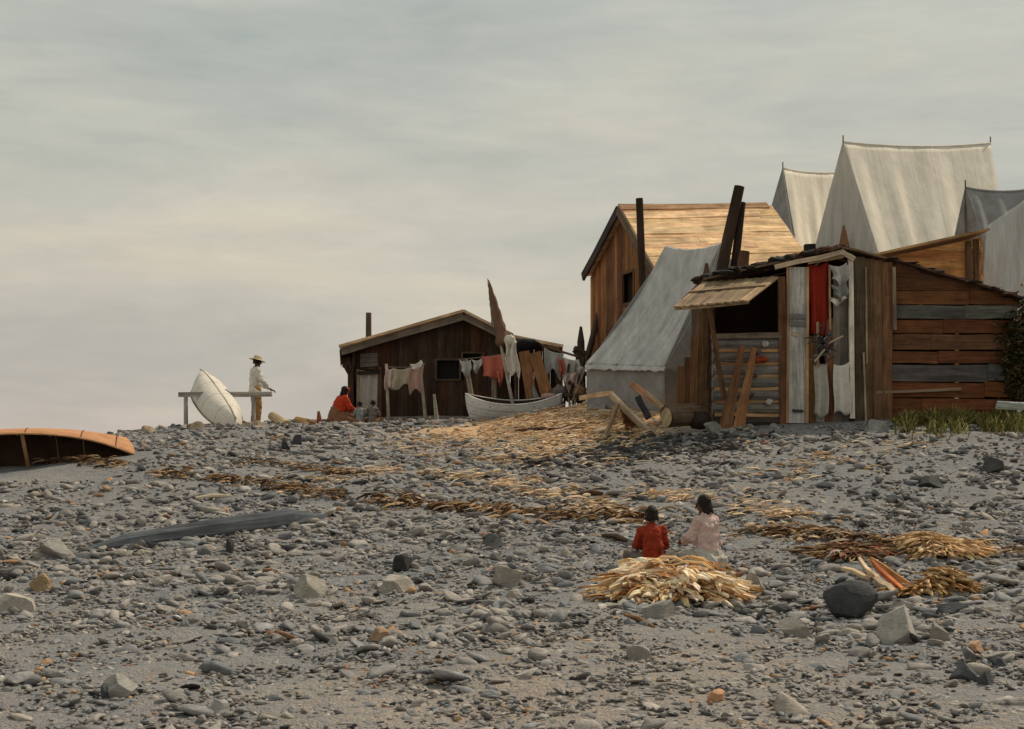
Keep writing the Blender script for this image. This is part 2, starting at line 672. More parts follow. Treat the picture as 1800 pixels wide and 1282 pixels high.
gx = axis([(-400, -60, 40), (-60, -20, 4), (-20, -13, .6), (-13, 13, .13), (13, 20, .6), (20, 60, 4), (60, 400, 40)])
gy = axis([(-60, -12, 6), (-12, 6, .8), (6, 20, .1), (20, 40, .14), (40, 60, .8), (60, 120, 5), (120, 900, 60)])
X, Y = np.meshgrid(gx, gy)
Z = G(X, Y)
fine = (np.abs(X) < 13) & (Y > 6) & (Y < 40)
rough = np.zeros_like(Z)
for i in range(7):
    a, b_, c_ = NR.uniform(1.5, 9), NR.uniform(1.5, 9), NR.uniform(0, 6)
    rough += np.sin(X * a + c_ + np.sin(Y * b_ * .7)) * np.sin(Y * b_ + c_ * 2 + np.sin(X * a * .6)) / 7
Z = Z + np.where(fine, rough * .05 + NR.uniform(-.008, .008, Z.shape), 0)
chips = np.full(X.shape, 0.0)
for w in ST3[:1] + ST3[2:3] + ST3[4:5]:
    chips = np.maximum(chips, .34 * np.clip(1 - seg_dist(X, Y, [(p.x, p.y) for p in w]) / .9, 0, 1))
mound = [(on(px, py).x, on(px, py).y) for px, py in ((900, 748), (1010, 735), (1090, 745), (1140, 720))]
chips = np.maximum(chips, .75 * np.clip(1.35 - seg_dist(X, Y, mound) / 3.0, 0, 1))
mound2 = [(on(px, py).x, on(px, py).y) for px, py in ((760, 765), (860, 775), (960, 785), (1040, 780))]
chips = np.maximum(chips, .45 * np.clip(1.3 - seg_dist(X, Y, mound2) / 1.7, 0, 1))
ny, nx = X.shape
vs = np.stack([X, Y, Z], -1).reshape(-1, 3)
idx = np.arange(nx * ny).reshape(ny, nx)
fs = np.stack([idx[:-1, :-1], idx[:-1, 1:], idx[1:, 1:], idx[1:, :-1]], -1).reshape(-1, 4)
me = bpy.data.meshes.new('shingle_beach')
me.from_pydata(vs.tolist(), [], fs.tolist())
me.materials.append(GROUND)
at = me.attributes.new('chips', 'FLOAT', 'POINT')
at.data.foreach_set('value', chips.astype(np.float32).ravel())
at = me.attributes.new('fines', 'FLOAT', 'POINT')
at.data.foreach_set('value', np.clip((11.5 - Y) / 3.5 + .5 * np.sin(X * 1.1 + 1), 0, 1).astype(np.float32).ravel())
me.polygons.foreach_set('use_smooth', np.ones(len(me.polygons), dtype=bool))
beach = bpy.data.objects.new('shingle_beach', me)
COL.objects.link(beach)
tag(beach, 'grey sloping shingle beach with tan wood chips near the huts', 'beach', None, 'structure')

# ------------------------------------------------------------------ loose stones
def icos(sub):
    import bmesh
    bm = bmesh.new()
    bmesh.ops.create_icosphere(bm, subdivisions=sub, radius=1)
    v = np.array([x.co[:] for x in bm.verts])
    f = np.array([[q.index for q in p.verts] for p in bm.faces])
    bm.free()
    return v, f


def rock_shape(v, rs, cuts=9):
    q = v.copy()
    for _ in range(cuts):
        n = rs.normal(size=3)
        n /= np.linalg.norm(n)
        d = rs.uniform(.34, .78)
        k = q @ n - d
        q = q - np.where(k > 0, k, 0)[:, None] * n[None]
    return q


ICO = {s: icos(s) for s in (1, 2, 3)}
PROTO = {s: [rock_shape(ICO[s][0], NR, 8 + k % 6) for k in range(24)] for s in (1, 2)}
LIGHTS = np.array([(.35, .31, .27), (.32, .285, .255), (.285, .26, .24), (.4, .355, .31), (.26, .25, .245), (.33, .285, .235)])
MIDS = np.array([(.215, .212, .216), (.185, .19, .2), (.23, .218, .212), (.24, .22, .2)])
DARKS = np.array([(.05, .05, .052), (.07, .066, .064), (.04, .038, .036)])
WARM = np.array([(.34, .2, .11), (.42, .25, .13), (.27, .14, .08)])


def scatter(name, label, n, d0, d1, smin, smax, sub, pl=.5, pm=.33, pd=.13, bury=.25, pw=3.0):
    u = NR.uniform(0, 1, n)
    d = np.sqrt(d0 * d0 + u * (d1 * d1 - d0 * d0))
    x = NR.uniform(-.42, .42, n) * d
    s = smin + (smax - smin) * NR.uniform(0, 1, n) ** pw
    keep = np.ones(n, bool)
    keep &= ~((d > 22) & (x < -6.2) & (x < -4.6 - (d - 22) * .2) & (d < 25.2))
    keep &= ~((d > 25.4) & (x > 3.2))
    keep &= ~((d < 11.2 + .8 * np.sin(x * 1.3)) & (s > .075) & (NR.uniform(0, 1, n) < .8))
    keep &= ~((d > 30) & (x > 0) & (NR.uniform(0, 1, n) < .8))
    keep &= ~((d > 37.3) & (x > -5))
    cx = np.array([mound]).reshape(-1, 2)
    dm = seg_dist(x, d, [tuple(m) for m in cx])
    keep &= ~((dm < 2.0) & (NR.uniform(0, 1, n) < .82))
    fld = np.sin(x * 1.7 + 2 * np.sin(d * .9)) * np.sin(d * 1.5 + 1.6 * np.sin(x * 1.1)) + .6 * np.sin(x * 4.1 + d * 2.3) * np.sin(d * 3.7 - x)
    keep &= (NR.uniform(0, 1, n) < np.clip(.7 + .5 * fld, .25, 1)) | (s < .07)
    d, x, s = d[keep], x[keep], s[keep]
    n = len(d)
    bury = NR.uniform(bury - .1, bury + .2, n)
    z = G(x, d)
    pv, pf = ICO[sub]
    nvp, nfp = len(pv), len(pf)
    VS = np.empty((n, nvp, 3), np.float32)
    CS = np.empty((n, nvp, 4), np.float32)
    r = NR.uniform(0, 1, n)
    yaw = NR.uniform(0, 2 * np.pi, n)
    tx, ty = NR.normal(0, .22, n), NR.normal(0, .22, n)
    asp = np.stack([NR.uniform(1.0, 2.0, n), NR.uniform(.7, 1.2, n), NR.uniform(.32, .75, n)], -1)
    for i in range(n):
        q = PROTO[sub][NR.randint(24)] * asp[i] * s[i] * .5
        cy, sy = math.cos(yaw[i]), math.sin(yaw[i])
        qx = q[:, 0] * cy - q[:, 1] * sy
        qy = q[:, 0] * sy + q[:, 1] * cy
        qz = q[:, 2] + qx * tx[i] + qy * ty[i]
        VS[i, :, 0] = qx + x[i]
        VS[i, :, 1] = qy + d[i]
        VS[i, :, 2] = qz + z[i] + s[i] * .5 * asp[i, 2] * (1 - 2 * bury[i])
        if r[i] < pl:
            c = LIGHTS[NR.randint(len(LIGHTS))] * np.array([.95, .965, .99])
        elif r[i] < pl + pm:
            c = MIDS[NR.randint(len(MIDS))]
        elif r[i] < pl + pm + pd:
            c = DARKS[NR.randint(len(DARKS))]
        else:
            c = WARM[NR.randint(len(WARM))]
        CS[i, :, :3] = c * NR.uniform(.82, 1.15)
        CS[i, :, 3] = 1
    FS = (pf[None] + (np.arange(n) * nvp)[:, None, None]).reshape(-1, 3)
    me = bpy.data.meshes.new(name)
    me.vertices.add(n * nvp)
    me.vertices.foreach_set('co', VS.ravel())
    me.loops.add(FS.size)
    me.loops.foreach_set('vertex_index', FS.astype(np.int32).ravel())
    me.polygons.add(len(FS))
    me.polygons.foreach_set('loop_start', np.arange(0, FS.size, 3, dtype=np.int32))
    me.polygons.foreach_set('loop_total', np.full(len(FS), 3, dtype=np.int32))
    me.update(calc_edges=True)
    me.materials.append(STONE)
    at = me.attributes.new('col', 'FLOAT_COLOR', 'POINT')
    at.data.foreach_set('color', CS.ravel())
    o = bpy.data.objects.new(name, me)
    COL.objects.link(o)
    return tag(o, label, 'stones', None, 'stuff')


scatter('cobbles', 'grey and buff angular cobbles strewn over the lower beach', 13500, 6.3, 18, .05, .2, 2, .6, .3, .065, .32)
scatter('cobbles', 'grey and buff angular cobbles on the slope below the huts', 23000, 18, 37, .07, .25, 1, .6, .27, .095, .3)
scatter('pebbles', 'small grey pebbles between the larger stones of the lower beach', 21000, 6.3, 17, .025, .08, 1, .55, .33, .07, .3, 1.5)
scatter('pebbles', 'small grey pebbles filling the slope between the larger stones', 11000, 17, 27, .04, .11, 1, .5, .36, .09, .3, 1.5)


mb = MB()  # some real dark stones, massed to paint the shack's shadow band
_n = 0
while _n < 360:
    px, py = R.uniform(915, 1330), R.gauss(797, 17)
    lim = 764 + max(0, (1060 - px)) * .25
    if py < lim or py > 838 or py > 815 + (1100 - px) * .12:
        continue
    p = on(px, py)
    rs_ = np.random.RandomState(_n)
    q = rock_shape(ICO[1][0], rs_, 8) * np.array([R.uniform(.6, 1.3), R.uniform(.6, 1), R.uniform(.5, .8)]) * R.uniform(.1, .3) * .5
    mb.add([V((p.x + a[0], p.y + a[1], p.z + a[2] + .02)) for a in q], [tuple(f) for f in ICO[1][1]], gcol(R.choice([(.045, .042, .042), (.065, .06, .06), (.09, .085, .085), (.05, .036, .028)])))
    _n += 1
tag(mb.build('shadow_band_stones', STONE), 'dark grey stones partly standing in for a cast shadow below the sawhorse and log', 'stones', None, 'stuff')


def rock(px, py, w, h, col, label, cut=8, dep=.8, yaw=None, lean=0.0, seed=0):
    p = on(px, py)
    d = p.y
    rs = np.random.RandomState(seed + int(px * 7 + py))
    q = rock_shape(ICO[3][0], rs, cut + 5)
    q = q / np.abs(q).max(0)
    q[:, :2] *= (1 + .3 * np.clip(-q[:, 2:3] - .05, 0, 1))
    q[:, :2] /= np.abs(q[q[:, 2] > -.4][:, :2]).max(0)
    W, H = w * d / F / 2, h * d / F / 2
    yaw = rs.uniform(-.4, .4) if yaw is None else yaw
    q = q * np.array([W, W * dep, H * 1.5])
    c, s = math.cos(yaw), math.sin(yaw)
    q = np.stack([q[:, 0] * c - q[:, 1] * s, q[:, 0] * s + q[:, 1] * c, q[:, 2] + q[:, 0] * lean], -1)
    mb = MB()
    y = d + W * dep * .5
    gz = g(p.x, y)
    mb.add([V((p.x + a[0], y + a[1], gz + H * .5 + a[2])) for a in q], [tuple(f) for f in ICO[3][1]], col)
    o = mb.build('rock', STONE)
    return tag(o, label, 'rock', 'separate rocks lying on the shingle')


DK, LT, TN, MG = (.05, .05, .052), (.34, .305, .26), (.38, .28, .19), (.16, .16, .16)
rock(1500, 1090, 112, 66, (.055, .056, .058), 'largest dark grey boulder, slab topped, just left of the big pale boulder', 7, .7, .2, -.1)
rock(1592, 1132, 92, 72, (.37, .335, .29), 'big pale rounded boulder right of the largest dark boulder', 6, .8, .1)
rock(1755, 832, 58, 32, (.075, .07, .065), 'dark brownish rock high on the slope near the right edge of the picture', 8, .8, .1)
rock(1637, 857, 44, 24, DK, 'dark flat rock below the weeds and left of the dark brownish rock', 8, .8)
rock(868, 966, 44, 36, (.1, .1, .1), 'grey blocky rock with steep side, left of the seated child in red', 7, .8, .3)
rock(707, 1006, 40, 30, (.045, .044, .044), 'black wedge shaped rock standing above a pale slab rock', 7, .7, .3, -.2)
rock(702, 1040, 80, 38, LT, 'wide pale rock just below the black wedge shaped rock', 7, .7, .2, -.12)
rock(548, 1052, 66, 40, (.33, .3, .25), 'pale sloping rock left of the wide pale rock', 7, .7, .2, -.15)
rock(893, 1032, 56, 40, (.36, .32, .27), 'pale buff rock midway between the wide pale rock and the shavings heap', 7, .7, .2, -.12)
rock(22, 1078, 90, 36, (.45, .4, .34), 'long whitish slab rock at the left edge of the picture', 6, .6, .15, -.25)
rock(96, 985, 66, 40, (.3, .28, .25), 'grey rounded rock below the tip of the dark driftwood timber', 7)
rock(1327, 1040, 56, 34, (.31, .275, .24), 'buff blocky rock right of the shavings heap', 6)
rock(1692, 1200, 64, 36, (.09, .095, .1), 'slate grey rock low at right, below the big pale boulder', 7, .6)
rock(1738, 1210, 36, 34, (.08, .085, .09), 'small upright slate rock at right of the slate grey rock', 7)
rock(1678, 1080, 66, 26, (.06, .065, .07), 'dark narrow rock right of the big pale boulder', 8, .7)
rock(500, 792, 20, 30, DK, 'dark upright stone on the crest below the man in the straw hat, nearer him', 7)
rock(521, 783, 20, 24, DK, 'dark upright stone on the crest, right beside a taller dark one', 7)
rock(208, 1232, 70, 40, (.33, .31, .28), 'pale wedge rock low at left with a dark stone beside it', 6, .7, .2, -.15)
rock(186, 1228, 20, 26, (.07, .075, .08), 'small dark stone leaning on the pale wedge rock', 7)
rock(1165, 1090, 80, 34, (.3, .28, .25), 'grey slab rock directly in front of the shavings heap', 6, .6, .2, -.12)
rock(1398, 1122, 64, 40, (.31, .28, .24), 'pale rock left of and below the largest dark boulder', 7, .7, .1, -.1)
rock(378, 1258, 52, 30, (.34, .33, .3), 'pale rounded rock at the bottom, right of the pale wedge rock', 6)
rock(1648, 1132, 42, 34, (.29, .26, .22), 'small buff rock touching the right foot of the big pale boulder', 7)
rock(405, 976, 16, 30, DK, 'narrow dark stone standing under the dark driftwood timber', 7)
rock(1756, 1172, 32, 24, (.07, .075, .08), 'small dark rock near the right edge, above the slate rocks', 7)
rock(1545, 762, 44, 26, (.24, .235, .225), 'grey stone at the foot of the plank wall near the grass', 7)
rock(1478, 778, 40, 22, (.27, .26, .24), 'pale grey stone below the white doorway of the shack', 7)
rock(1256, 764, 40, 24, (.2, .19, .17), 'round grey stone at the foot of the two leaning planks', 6)
rock(62, 1040, 52, 36, (.36, .25, .14), 'yellowish brown rock above the whitish slab rock', 7)
rock(1125, 1160, 48, 24, (.28, .25, .22), 'small buff rock low in the middle under the shavings heap', 7)
rock(660, 1130, 46, 26, (.36, .24, .15), 'tan rock low in the middle of the beach', 7)
rock(1262, 1236, 36, 22, (.55, .3, .16), 'orange stone at the bottom right of centre', 7)
rock(1720, 1148, 38, 20, (.5, .3, .18), 'orange tan stone right of the small buff rock', 7)

# ------------------------------------------------------------------ straw, seaweed, heaps
STRAW_C = [(.66, .47, .29), (.74, .57, .38), (.56, .38, .22), (.46, .28, .13), (.7, .5, .34), (.6, .5, .38)]
BROWN_C = [(.13, .07, .03), (.2, .11, .05), (.09, .05, .025), (.28, .16, .07), (.36, .22, .11)]


def sliver(mb, c, L, w, az, el, col, bend=.15):
    a = V((math.cos(az) * math.cos(el), math.sin(az) * math.cos(el), math.sin(el)))
    s = a.cross(V((0, 0, 1)))
    s = s.normalized() if s.length > 1e-3 else V((1, 0, 0))
    n = s.cross(a)
    tw = R.uniform(-.7, .7)
    s2 = s * math.cos(tw) + n * math.sin(tw)
    n2 = n * math.cos(tw) - s * math.sin(tw)
    th = w * .22
    vs = []
    for t, k, b in ((-.5, .5, -1), (-.1, 1, 0), (.25, .95, 0), (.5, .25, -1)):
        q = V(c) + a * L * t + n2 * (b * bend * L * .5)
        vs += [q - s2 * w * k * .5, q + n2 * th, q + s2 * w * k * .5, q - n2 * th]
    fs = [(3, 2, 1, 0), (12, 13, 14, 15)]
    for i in range(3):
        for k in range(4):
            fs.append((i * 4 + k, i * 4 + (k + 1) % 4, i * 4 + 4 + (k + 1) % 4, i * 4 + 4 + k))
    mb.add(vs, fs, gcol(col, .2))


def along(path, t):
    n = len(path) - 1
    i = min(int(t * n), n - 1)
    return path[i].lerp(path[i + 1], t * n - i)


mb = MB()
for w, n, sp in ((ST3[0], 460, .3), (ST3[1], 190, .2), (ST3[2], 340, .6), (ST3[3], 110, .25), (ST3[4], 170, .45), (WR3[0], 230, .25)):
    for _ in range(n):
        p = along(w, R.random())
        x, y = p.x + R.gauss(0, .3), p.y + R.gauss(0, sp)
        if noise.noise(V((x * 1.1, y * 1.6, 7))) < -.05:
            continue
        sliver(mb, (x, y, g(x, y) + R.uniform(.02, .09)), R.uniform(.08, .3), R.uniform(.02, .06), R.gauss(0, .6), R.uniform(-.15, .25), R.choice(STRAW_C))
for _ in range(2300):
    px, py = R.gauss(1000, 85), R.gauss(752, 28)
    if py < 700 or px > 1180 or py > 825:
        continue
    p = on(px, py)
    sliver(mb, (p.x, p.y, p.z + R.uniform(.0, .08)), R.uniform(.1, .42), R.uniform(.02, .06), R.gauss(0, .7), R.uniform(-.15, .3), R.choice(STRAW_C))
o = mb.build('straw', STRAWM)
tag(o, 'tan straw and wood chips strewn along the beach below the huts', 'straw', None, 'stuff')

mb = MB()
for w, n, sp in ((WR3[0], 1000, .11), (WR3[1], 110, .1)):
    for _ in range(n):
        t = R.random()
        if noise.noise(V((t * 16, 3.1, 0))) < -.12:
            continue
        p = along(w, t)
        x, y = p.x + R.gauss(0, .12), p.y + R.gauss(0, sp)
        sliver(mb, (x, y, g(x, y) + R.uniform(.0, .11)), R.uniform(.1, .38), R.uniform(.02, .07), R.gauss(0, .6), R.uniform(-.25, .35), R.choice(BROWN_C), .25)
o = mb.build('seaweed', WRACK)
tag(o, 'dark brown seaweed wrack in a line across the shingle', 'seaweed', None, 'stuff')


def heap(name, label, cat, px0, px1, py0, py1, n, pal, L=(.2, .6), wd=(.02, .05), azs=.6, hgt=None, az0=0.0, group=None, mat=STRAWM, under=None, sticks=0):
    cpx = (px0 + px1) / 2
    c = on(cpx, py1 - (py1 - py0) * .15)
    d = c.y
    a = (px1 - px0) * d / F / 2
    h = hgt if hgt else (py1 - py0) * d / F * .62
    dep = a * .62
    mb = MB()
    cy = d + dep * .5
    for i in range(n):
        r = math.sqrt(R.random())
        t = R.uniform(0, 2 * math.pi)
        x, y = c.x + a * r * .92 * math.cos(t), cy + dep * r * math.sin(t)
        hz = h * (1 - r * r) ** .8 * (.6 + 1.5 * noise.noise(V((x * 3.1, y * 3.1, 3))))
        k = R.random() ** .5
        LL = R.uniform(*L)
        col = R.choice(pal)
        if under and (k < .55 or r > .8):
            col = R.choice(under) if R.random() < .3 else col
        out = math.atan2(math.sin(t), math.cos(t)) if R.random() < .45 else az0 + R.gauss(0, azs)
        sliver(mb, (x, y, g(x, y) + hz * k + .02), LL, R.uniform(*wd), out, -hz * .5 * r + R.uniform(-.15, .3), col)
    for i in range(sticks):
        r, t = R.uniform(.15, .95), R.uniform(math.pi * .85, math.pi * 2.15)
        x, y = c.x + a * r * math.cos(t), cy + dep * r * math.sin(t)
        hz = h * (1 - r * r) ** .8
        sliver(mb, (x, y, g(x, y) + hz + .03), R.uniform(.3, .6), R.uniform(.03, .05), -.7 + R.gauss(0, .5), -.25 * r + R.uniform(-.1, .15), R.choice(under), .3)
    o = mb.build(name, mat)
    return tag(o, label, cat, group)


heap('shavings_heap', 'largest golden heap of wood shavings in front of the two seated children', 'shavings heap', 1052, 1318, 972, 1074, 900,
     [(.9, .74, .52), (.88, .67, .43), (.92, .78, .6), (.84, .62, .36)], (.08, .6), (.02, .085), .9, .34, -.45, None, STRAWM, [(.5, .27, .1), (.36, .18, .065), (.66, .42, .2)], 20)
heap('straw_heap', 'pale straw heap at right, above the row of brown brush', 'straw heap', 1590, 1735, 925, 988, 560, [(.72, .52, .32), (.62, .42, .22), (.55, .34, .16)], (.15, .55), (.025, .06), .6, .3, -.5)
heap('seaweed_heap', 'dark brown flat heap of seaweed left of the pale straw heap', 'seaweed heap', 1415, 1580, 942, 990, 520, BROWN_C + [(.3, .1, .05)], (.15, .5), (.02, .06), .4, .12, 0, None, WRACK)
heap('brush_heap', 'row of brown and tan brush sticks just above the big boulders', 'brush heap', 1560, 1715, 1005, 1054, 420, [(.42, .24, .09), (.3, .16, .06), (.55, .37, .19)], (.15, .42), (.025, .06), .5, .17, -.6)

mb = MB()
for px0, py0, px1, py1, w, c in ((1482, 1022, 1532, 1028, 10, (.66, .48, .3)), (1512, 1008, 1556, 1044, 12, (.68, .5, .32)), (1535, 1012, 1588, 1050, 12, (.4, .13, .05)),
                                 (1530, 1005, 1598, 1040, 10, (.42, .22, .08)), (1540, 1040, 1572, 1050, 9, (.7, .52, .34))):
    a, b = on(px0, py0), on(px1, py1)
    mb.board(a + V((0, 0, .12)), b + V((0, 0, .05)), w * a.y / F, .03, (0, 1, .3), c, wob=.012)
tag(mb.build('split_kindling', WOOD), 'pale and reddish split sticks fanned out behind the largest dark boulder', 'kindling')

# long dark driftwood timber
a, b = on(150, 971), on(574, 912)
mb = MB()
d = (b - a).normalized()
sd = V((-d.y, d.x, 0))
mb.tube([a + V((0, 0, .0)), a.lerp(b, .15) + V((0, 0, .02)), a.lerp(b, .5) + V((0, 0, .01)), a.lerp(b, .82) + V((0, 0, .0)), b + V((0, 0, .0))],
        [.04, .11, .17, .19, .04], (.09, .1, .112), 10, .05)
o = mb.build('driftwood_timber', WOOD)
tag(o, 'long dark grey driftwood timber half sunk in the shingle at left', 'driftwood')

for px0, py0, px1, py1, w, c, lab in (
        (1018, 874, 1060, 872, 9, (.1, .05, .025), 'short dark brown stick on the slope above the seated child in red'),
        (1052, 880, 1075, 876, 6, (.13, .07, .035), 'thin brown twig right beside a short dark brown stick'),
        (1060, 946, 1108, 958, 10, (.07, .045, .03), 'dark stick lying left of the seated child in red'),
        (1100, 1085, 1150, 1108, 8, (.24, .13, .06), 'brown splinter lying below the shavings heap'),
        (345, 880, 405, 876, 8, (.6, .5, .36), 'pale bleached stick on the shingle above the dark driftwood timber'),
        (905, 762, 1000, 758, 7, (.09, .05, .03), 'dark stick on the wood chips right below the skiff'),
        (985, 765, 1040, 752, 8, (.12, .07, .04), 'brown stick on the wood chips left of the sawhorse')):
    a, b = on(px0, py0), on(px1, py1)
    if b.y - a.y > 2:
        b.y = a.y + .4
        b.z = g(b.x, b.y)
    mb = MB()
    r = w * a.y / F * .5
    m = a.lerp(b, .5) + V((0, 0, r * 1.5))
    mb.tube([a + V((0, 0, r * .6)), m, b + V((0, 0, r * .8))], [r, r * 1.1, r * .6], c, 7, .15)
    tag(mb.build('driftwood_stick', WOOD), lab, 'stick')

# ------------------------------------------------------------------ boats
def hull(mb, M, L, beam, depth, rocker=.05, sheer=.1, fine=2.2, nst=36, nse=14, inset=0.0, stem=.07, ret=False):
    vs, fs, gp = [], [], []
    for i in range(nst + 1):
        t = -1 + 2 * i / nst
        w = max(.012, (beam / 2 - inset) * (1 - abs(t) ** fine))
        zk = rocker * abs(t) ** 3 + inset
        zg = depth + sheer * t * t
        for j in range(nse + 1):
            th = -math.pi / 2 + math.pi * j / nse
            s, c = math.sin(th), math.cos(th)
            y = w * math.copysign(abs(s) ** .8, s)
            z = zk + (zg - zk) * (1 - c ** 1.25)
            zn = (z - zk) / max(zg - zk, 1e-3)
            x = L / 2 * t * (1 - stem * (1 - zn) ** 2 * abs(t) ** 6)
            if inset:
                x *= 1 - 2 * inset / L
            vs.append(M @ V((x, y, z)))
            gp.append((x, y, z))
    n = nse + 1
    for i in range(nst):
        for j in range(nse):
            q = i * n + j
            fs.append((q, q + n, q + n + 1, q + 1))
    if ret:
        return vs
    mb.add(vs, fs, (.5, .5, .5), gp)


def basis(o, x, z):
    x = V(x).normalized()
    z = V(z)
    z = (z - x * z.dot(x)).normalized()
    y = z.cross(x)
    return Matrix(((x.x, y.x, z.x, o[0]), (x.y, y.y, z.y, o[1]), (x.z, y.z, z.z, o[2]), (0, 0, 0, 1)))


def gun_line(M, L, beam, depth, sheer, fine, side, n=24, t0=-1, t1=1, dz=0.0):
    out = []
    for i in range(n + 1):
        t = t0 + (t1 - t0) * i / n
        w = max(.012, beam / 2 * (1 - abs(t) ** fine))
        out.append(M @ V((L / 2 * t, side * w, depth + sheer * t * t + dz)))
    return out


def rib_line(M, L, beam, depth, rocker, sheer, fine, t, ins, n=12):
    out = []
    for j in range(n + 1):
        th = -math.pi / 2 + math.pi * j / n
        s, c = math.sin(th), math.cos(th)
        w = (beam / 2) * (1 - abs(t) ** fine) - ins
        zk = rocker * abs(t) ** 3 + ins
        zg = depth + sheer * t * t
        out.append(M @ V((L / 2 * t, w * math.copysign(abs(s) ** .8, s), zk + (zg - zk) * (1 - c ** 1.25))))
    return out


# birch bark canoe overturned at left
bow, aft = P(229, 797, 24.6), None
L, beam, depth, sh, fn = 5.0, 1.1, .52, .06, 3.0
ax = V((1, .16, .062)).normalized()
ctr = bow - ax * L / 2
zdir = V((.0, -.80, -.60))           # the opening looks down and towards the viewer
M = basis(ctr - V(zdir) * .36 + V((0, .1, .1)), ax, zdir)
root = thing('bark_canoe', 'orange birch bark canoe overturned on the shingle at the left edge', 'canoe', tuple(on(-30, 815)))
mb = MB()
hull(mb, M, L, beam, depth, .05, sh, fn, 44, 16)
mb.build('hull', BARK, root, True, .012)
mb = MB()
hull(mb, M, L, beam, depth, .05, sh, fn, 44, 16, .016)
mb.build('lining', BARKIN, root, True)
mb = MB()
for sd in (-1, 1):
    mb.tube(gun_line(M, L, beam + .02, depth, sh, fn, sd, 40), .018, (.5, .27, .13), 6)
mb.build('gunwale', WOOD, root, True)
for t in (-.75, -.45, -.2, .03, .25, .46, .64):
    mb = MB()
    mb.tube(rib_line(M, L, beam, depth, .05, sh, fn, t, .024), .013, (.33, .27, .2), 6)
    mb.build('rib', WOOD, root, True)
for t in (-.3, .28):
    mb = MB()
    w = beam / 2 * (1 - abs(t) ** fn)
    mb.board(M @ V((L / 2 * t, -w, depth - .02)), M @ V((L / 2 * t, w, depth - .02)), .06, .02, ax, (.4, .22, .1))
    mb.build('thwart', WOOD, root)

for t in (.3, .66, .88):
    mb = MB()
    mb.tube(rib_line(M, L, beam, depth, .05, sh, fn, t, -.008, 16), .009, (.12, .06, .03), 6)
    mb.build('seam', WOOD, root, True)
mb = MB()
pts = []
for k in range(44):
    t = -.2 + k * .026
    w = beam / 2 * (1 - abs(t) ** fn) + .014
    pts.append(M @ V((L / 2 * t, -w, depth + sh * t * t + (-.04 if k % 2 else .02))))
mb.tube(pts, .009, (.2, .1, .05), 5)
mb.build('lashing', WOOD, root)

# white canoe on its side over the trestle
near, farp = P(414, 746, 33.9), P(350, 656, 37.2)
ax = (farp - near)
L = ax.length
ax.normalize()
beam, depth, sh, fn = .98, .48, .05, 2.6
zdir = V((-.2, .45, -.75))
ctr = near.lerp(farp, .5)
M = basis(ctr - V(zdir).normalized() * (depth * .55), ax, zdir)
root = thing('white_canoe', 'white canoe propped bottom up across a wooden trestle on the crest', 'canoe', tuple(near))
mb = MB()
hull(mb, M, L, beam, depth, .12, sh, fn, 34, 16)
mb.build('hull', WHITEH, root, True, .014)
mb = MB()
hull(mb, M, L, beam, depth, .12, sh, fn, 34, 16, .018)
mb.build('lining', BARKIN, root, True)
mb = MB()
for sd in (-1, 1):
    mb.tube(gun_line(M, L, beam + .02, depth, sh, fn, sd, 30), .02, (.2, .16, .13), 6)
mb.build('gunwale', WOOD, root, True)

mb = MB()
mb.tube([M @ V((L / 2 * t * .97, 0, .12 * abs(t) ** 3 - .004)) for t in [x / 10 for x in range(-10, 11)]], .022, (.55, .49, .42), 6)
mb.build('keel', WOOD, root, True)
for t in (-.62, -.2, .25, .62):
    mb = MB()
    mb.tube(rib_line(M, L, beam, depth, .12, sh, fn, t, -.004, 16), .008, (.5, .44, .36), 5)
    mb.build('seam', WOOD, root, True)
tl = on(327, 752)
root = thing('boat_trestle', 'grey wooden trestle rail carrying the white canoe', 'trestle', tuple(P(395, 748, 35.4)))
mb = MB()
mb.board(P(314, 694, 35.4), P(478, 693, 35.4), .12, .09, (0, 0, 1), (.34, .3, .26), wob=.008)
mb.build('rail', WOOD, root)
for px, pb in ((327, 758), (446, 756)):
    mb = MB()
    mb.tube([P(px, pb, 35.4), P(px - .4, 698, 35.4)], [.055, .05], (.36, .32, .29), 7, .06)
    mb.build('leg', WOOD, root)

# white skiff by the dark hut
cl, cr = P(818, 742, 35), P(988, 742, 35)
L = (cr - cl).length
ax = V((1, -.10, -.005)).normalized()
M = basis(cl.lerp(cr, .5) + V((0, 0, .02)), ax, V((.0, -.16, 1)))
beam, depth, sh, fn = .85, .46, .22, 2.6
root = thing('skiff', 'small grey white skiff beached before the dark hut', 'boat', tuple(cl.lerp(cr, .5)))
mb = MB()
hull(mb, M, L, beam, depth, .05, sh, fn, 36, 16, 0, .1)
mb.build('hull', SKIFFH, root, True, .014)
mb = MB()
hull(mb, M, L, beam, depth, .05, sh, fn, 36, 16, .02, .1)
mb.build('lining', BARKIN, root, True)
mb = MB()
for sd in (-1, 1):
    mb.tube(gun_line(M, L, beam + .02, depth, sh, fn, sd, 30), .018, (.75, .72, .68), 6)
mb.build('gunwale', WOOD, root, True)
for an in (-62, -38, 38, 62):
    mb = MB()
    pts = []
    for k in range(25):
        t = -.97 + 1.94 * k / 24
        w = max(.012, beam / 2 * (1 - abs(t) ** fn)) + .006
        zk, zg = .05 * abs(t) ** 3, depth + sh * t * t
        sn, cs = math.sin(math.radians(an)), math.cos(math.radians(an))
        zz = zk + (zg - zk) * (1 - cs ** 1.25)
        zn = (zz - zk) / (zg - zk)
        pts.append(M @ V((L / 2 * t * (1 - .1 * (1 - zn) ** 2 * abs(t) ** 6), w * math.copysign(abs(sn) ** .8, sn), zz)))
    mb.tube(pts, .009, (.42, .4, .37), 5)
    mb.build('strake', WOOD, root, True)
mb = MB()
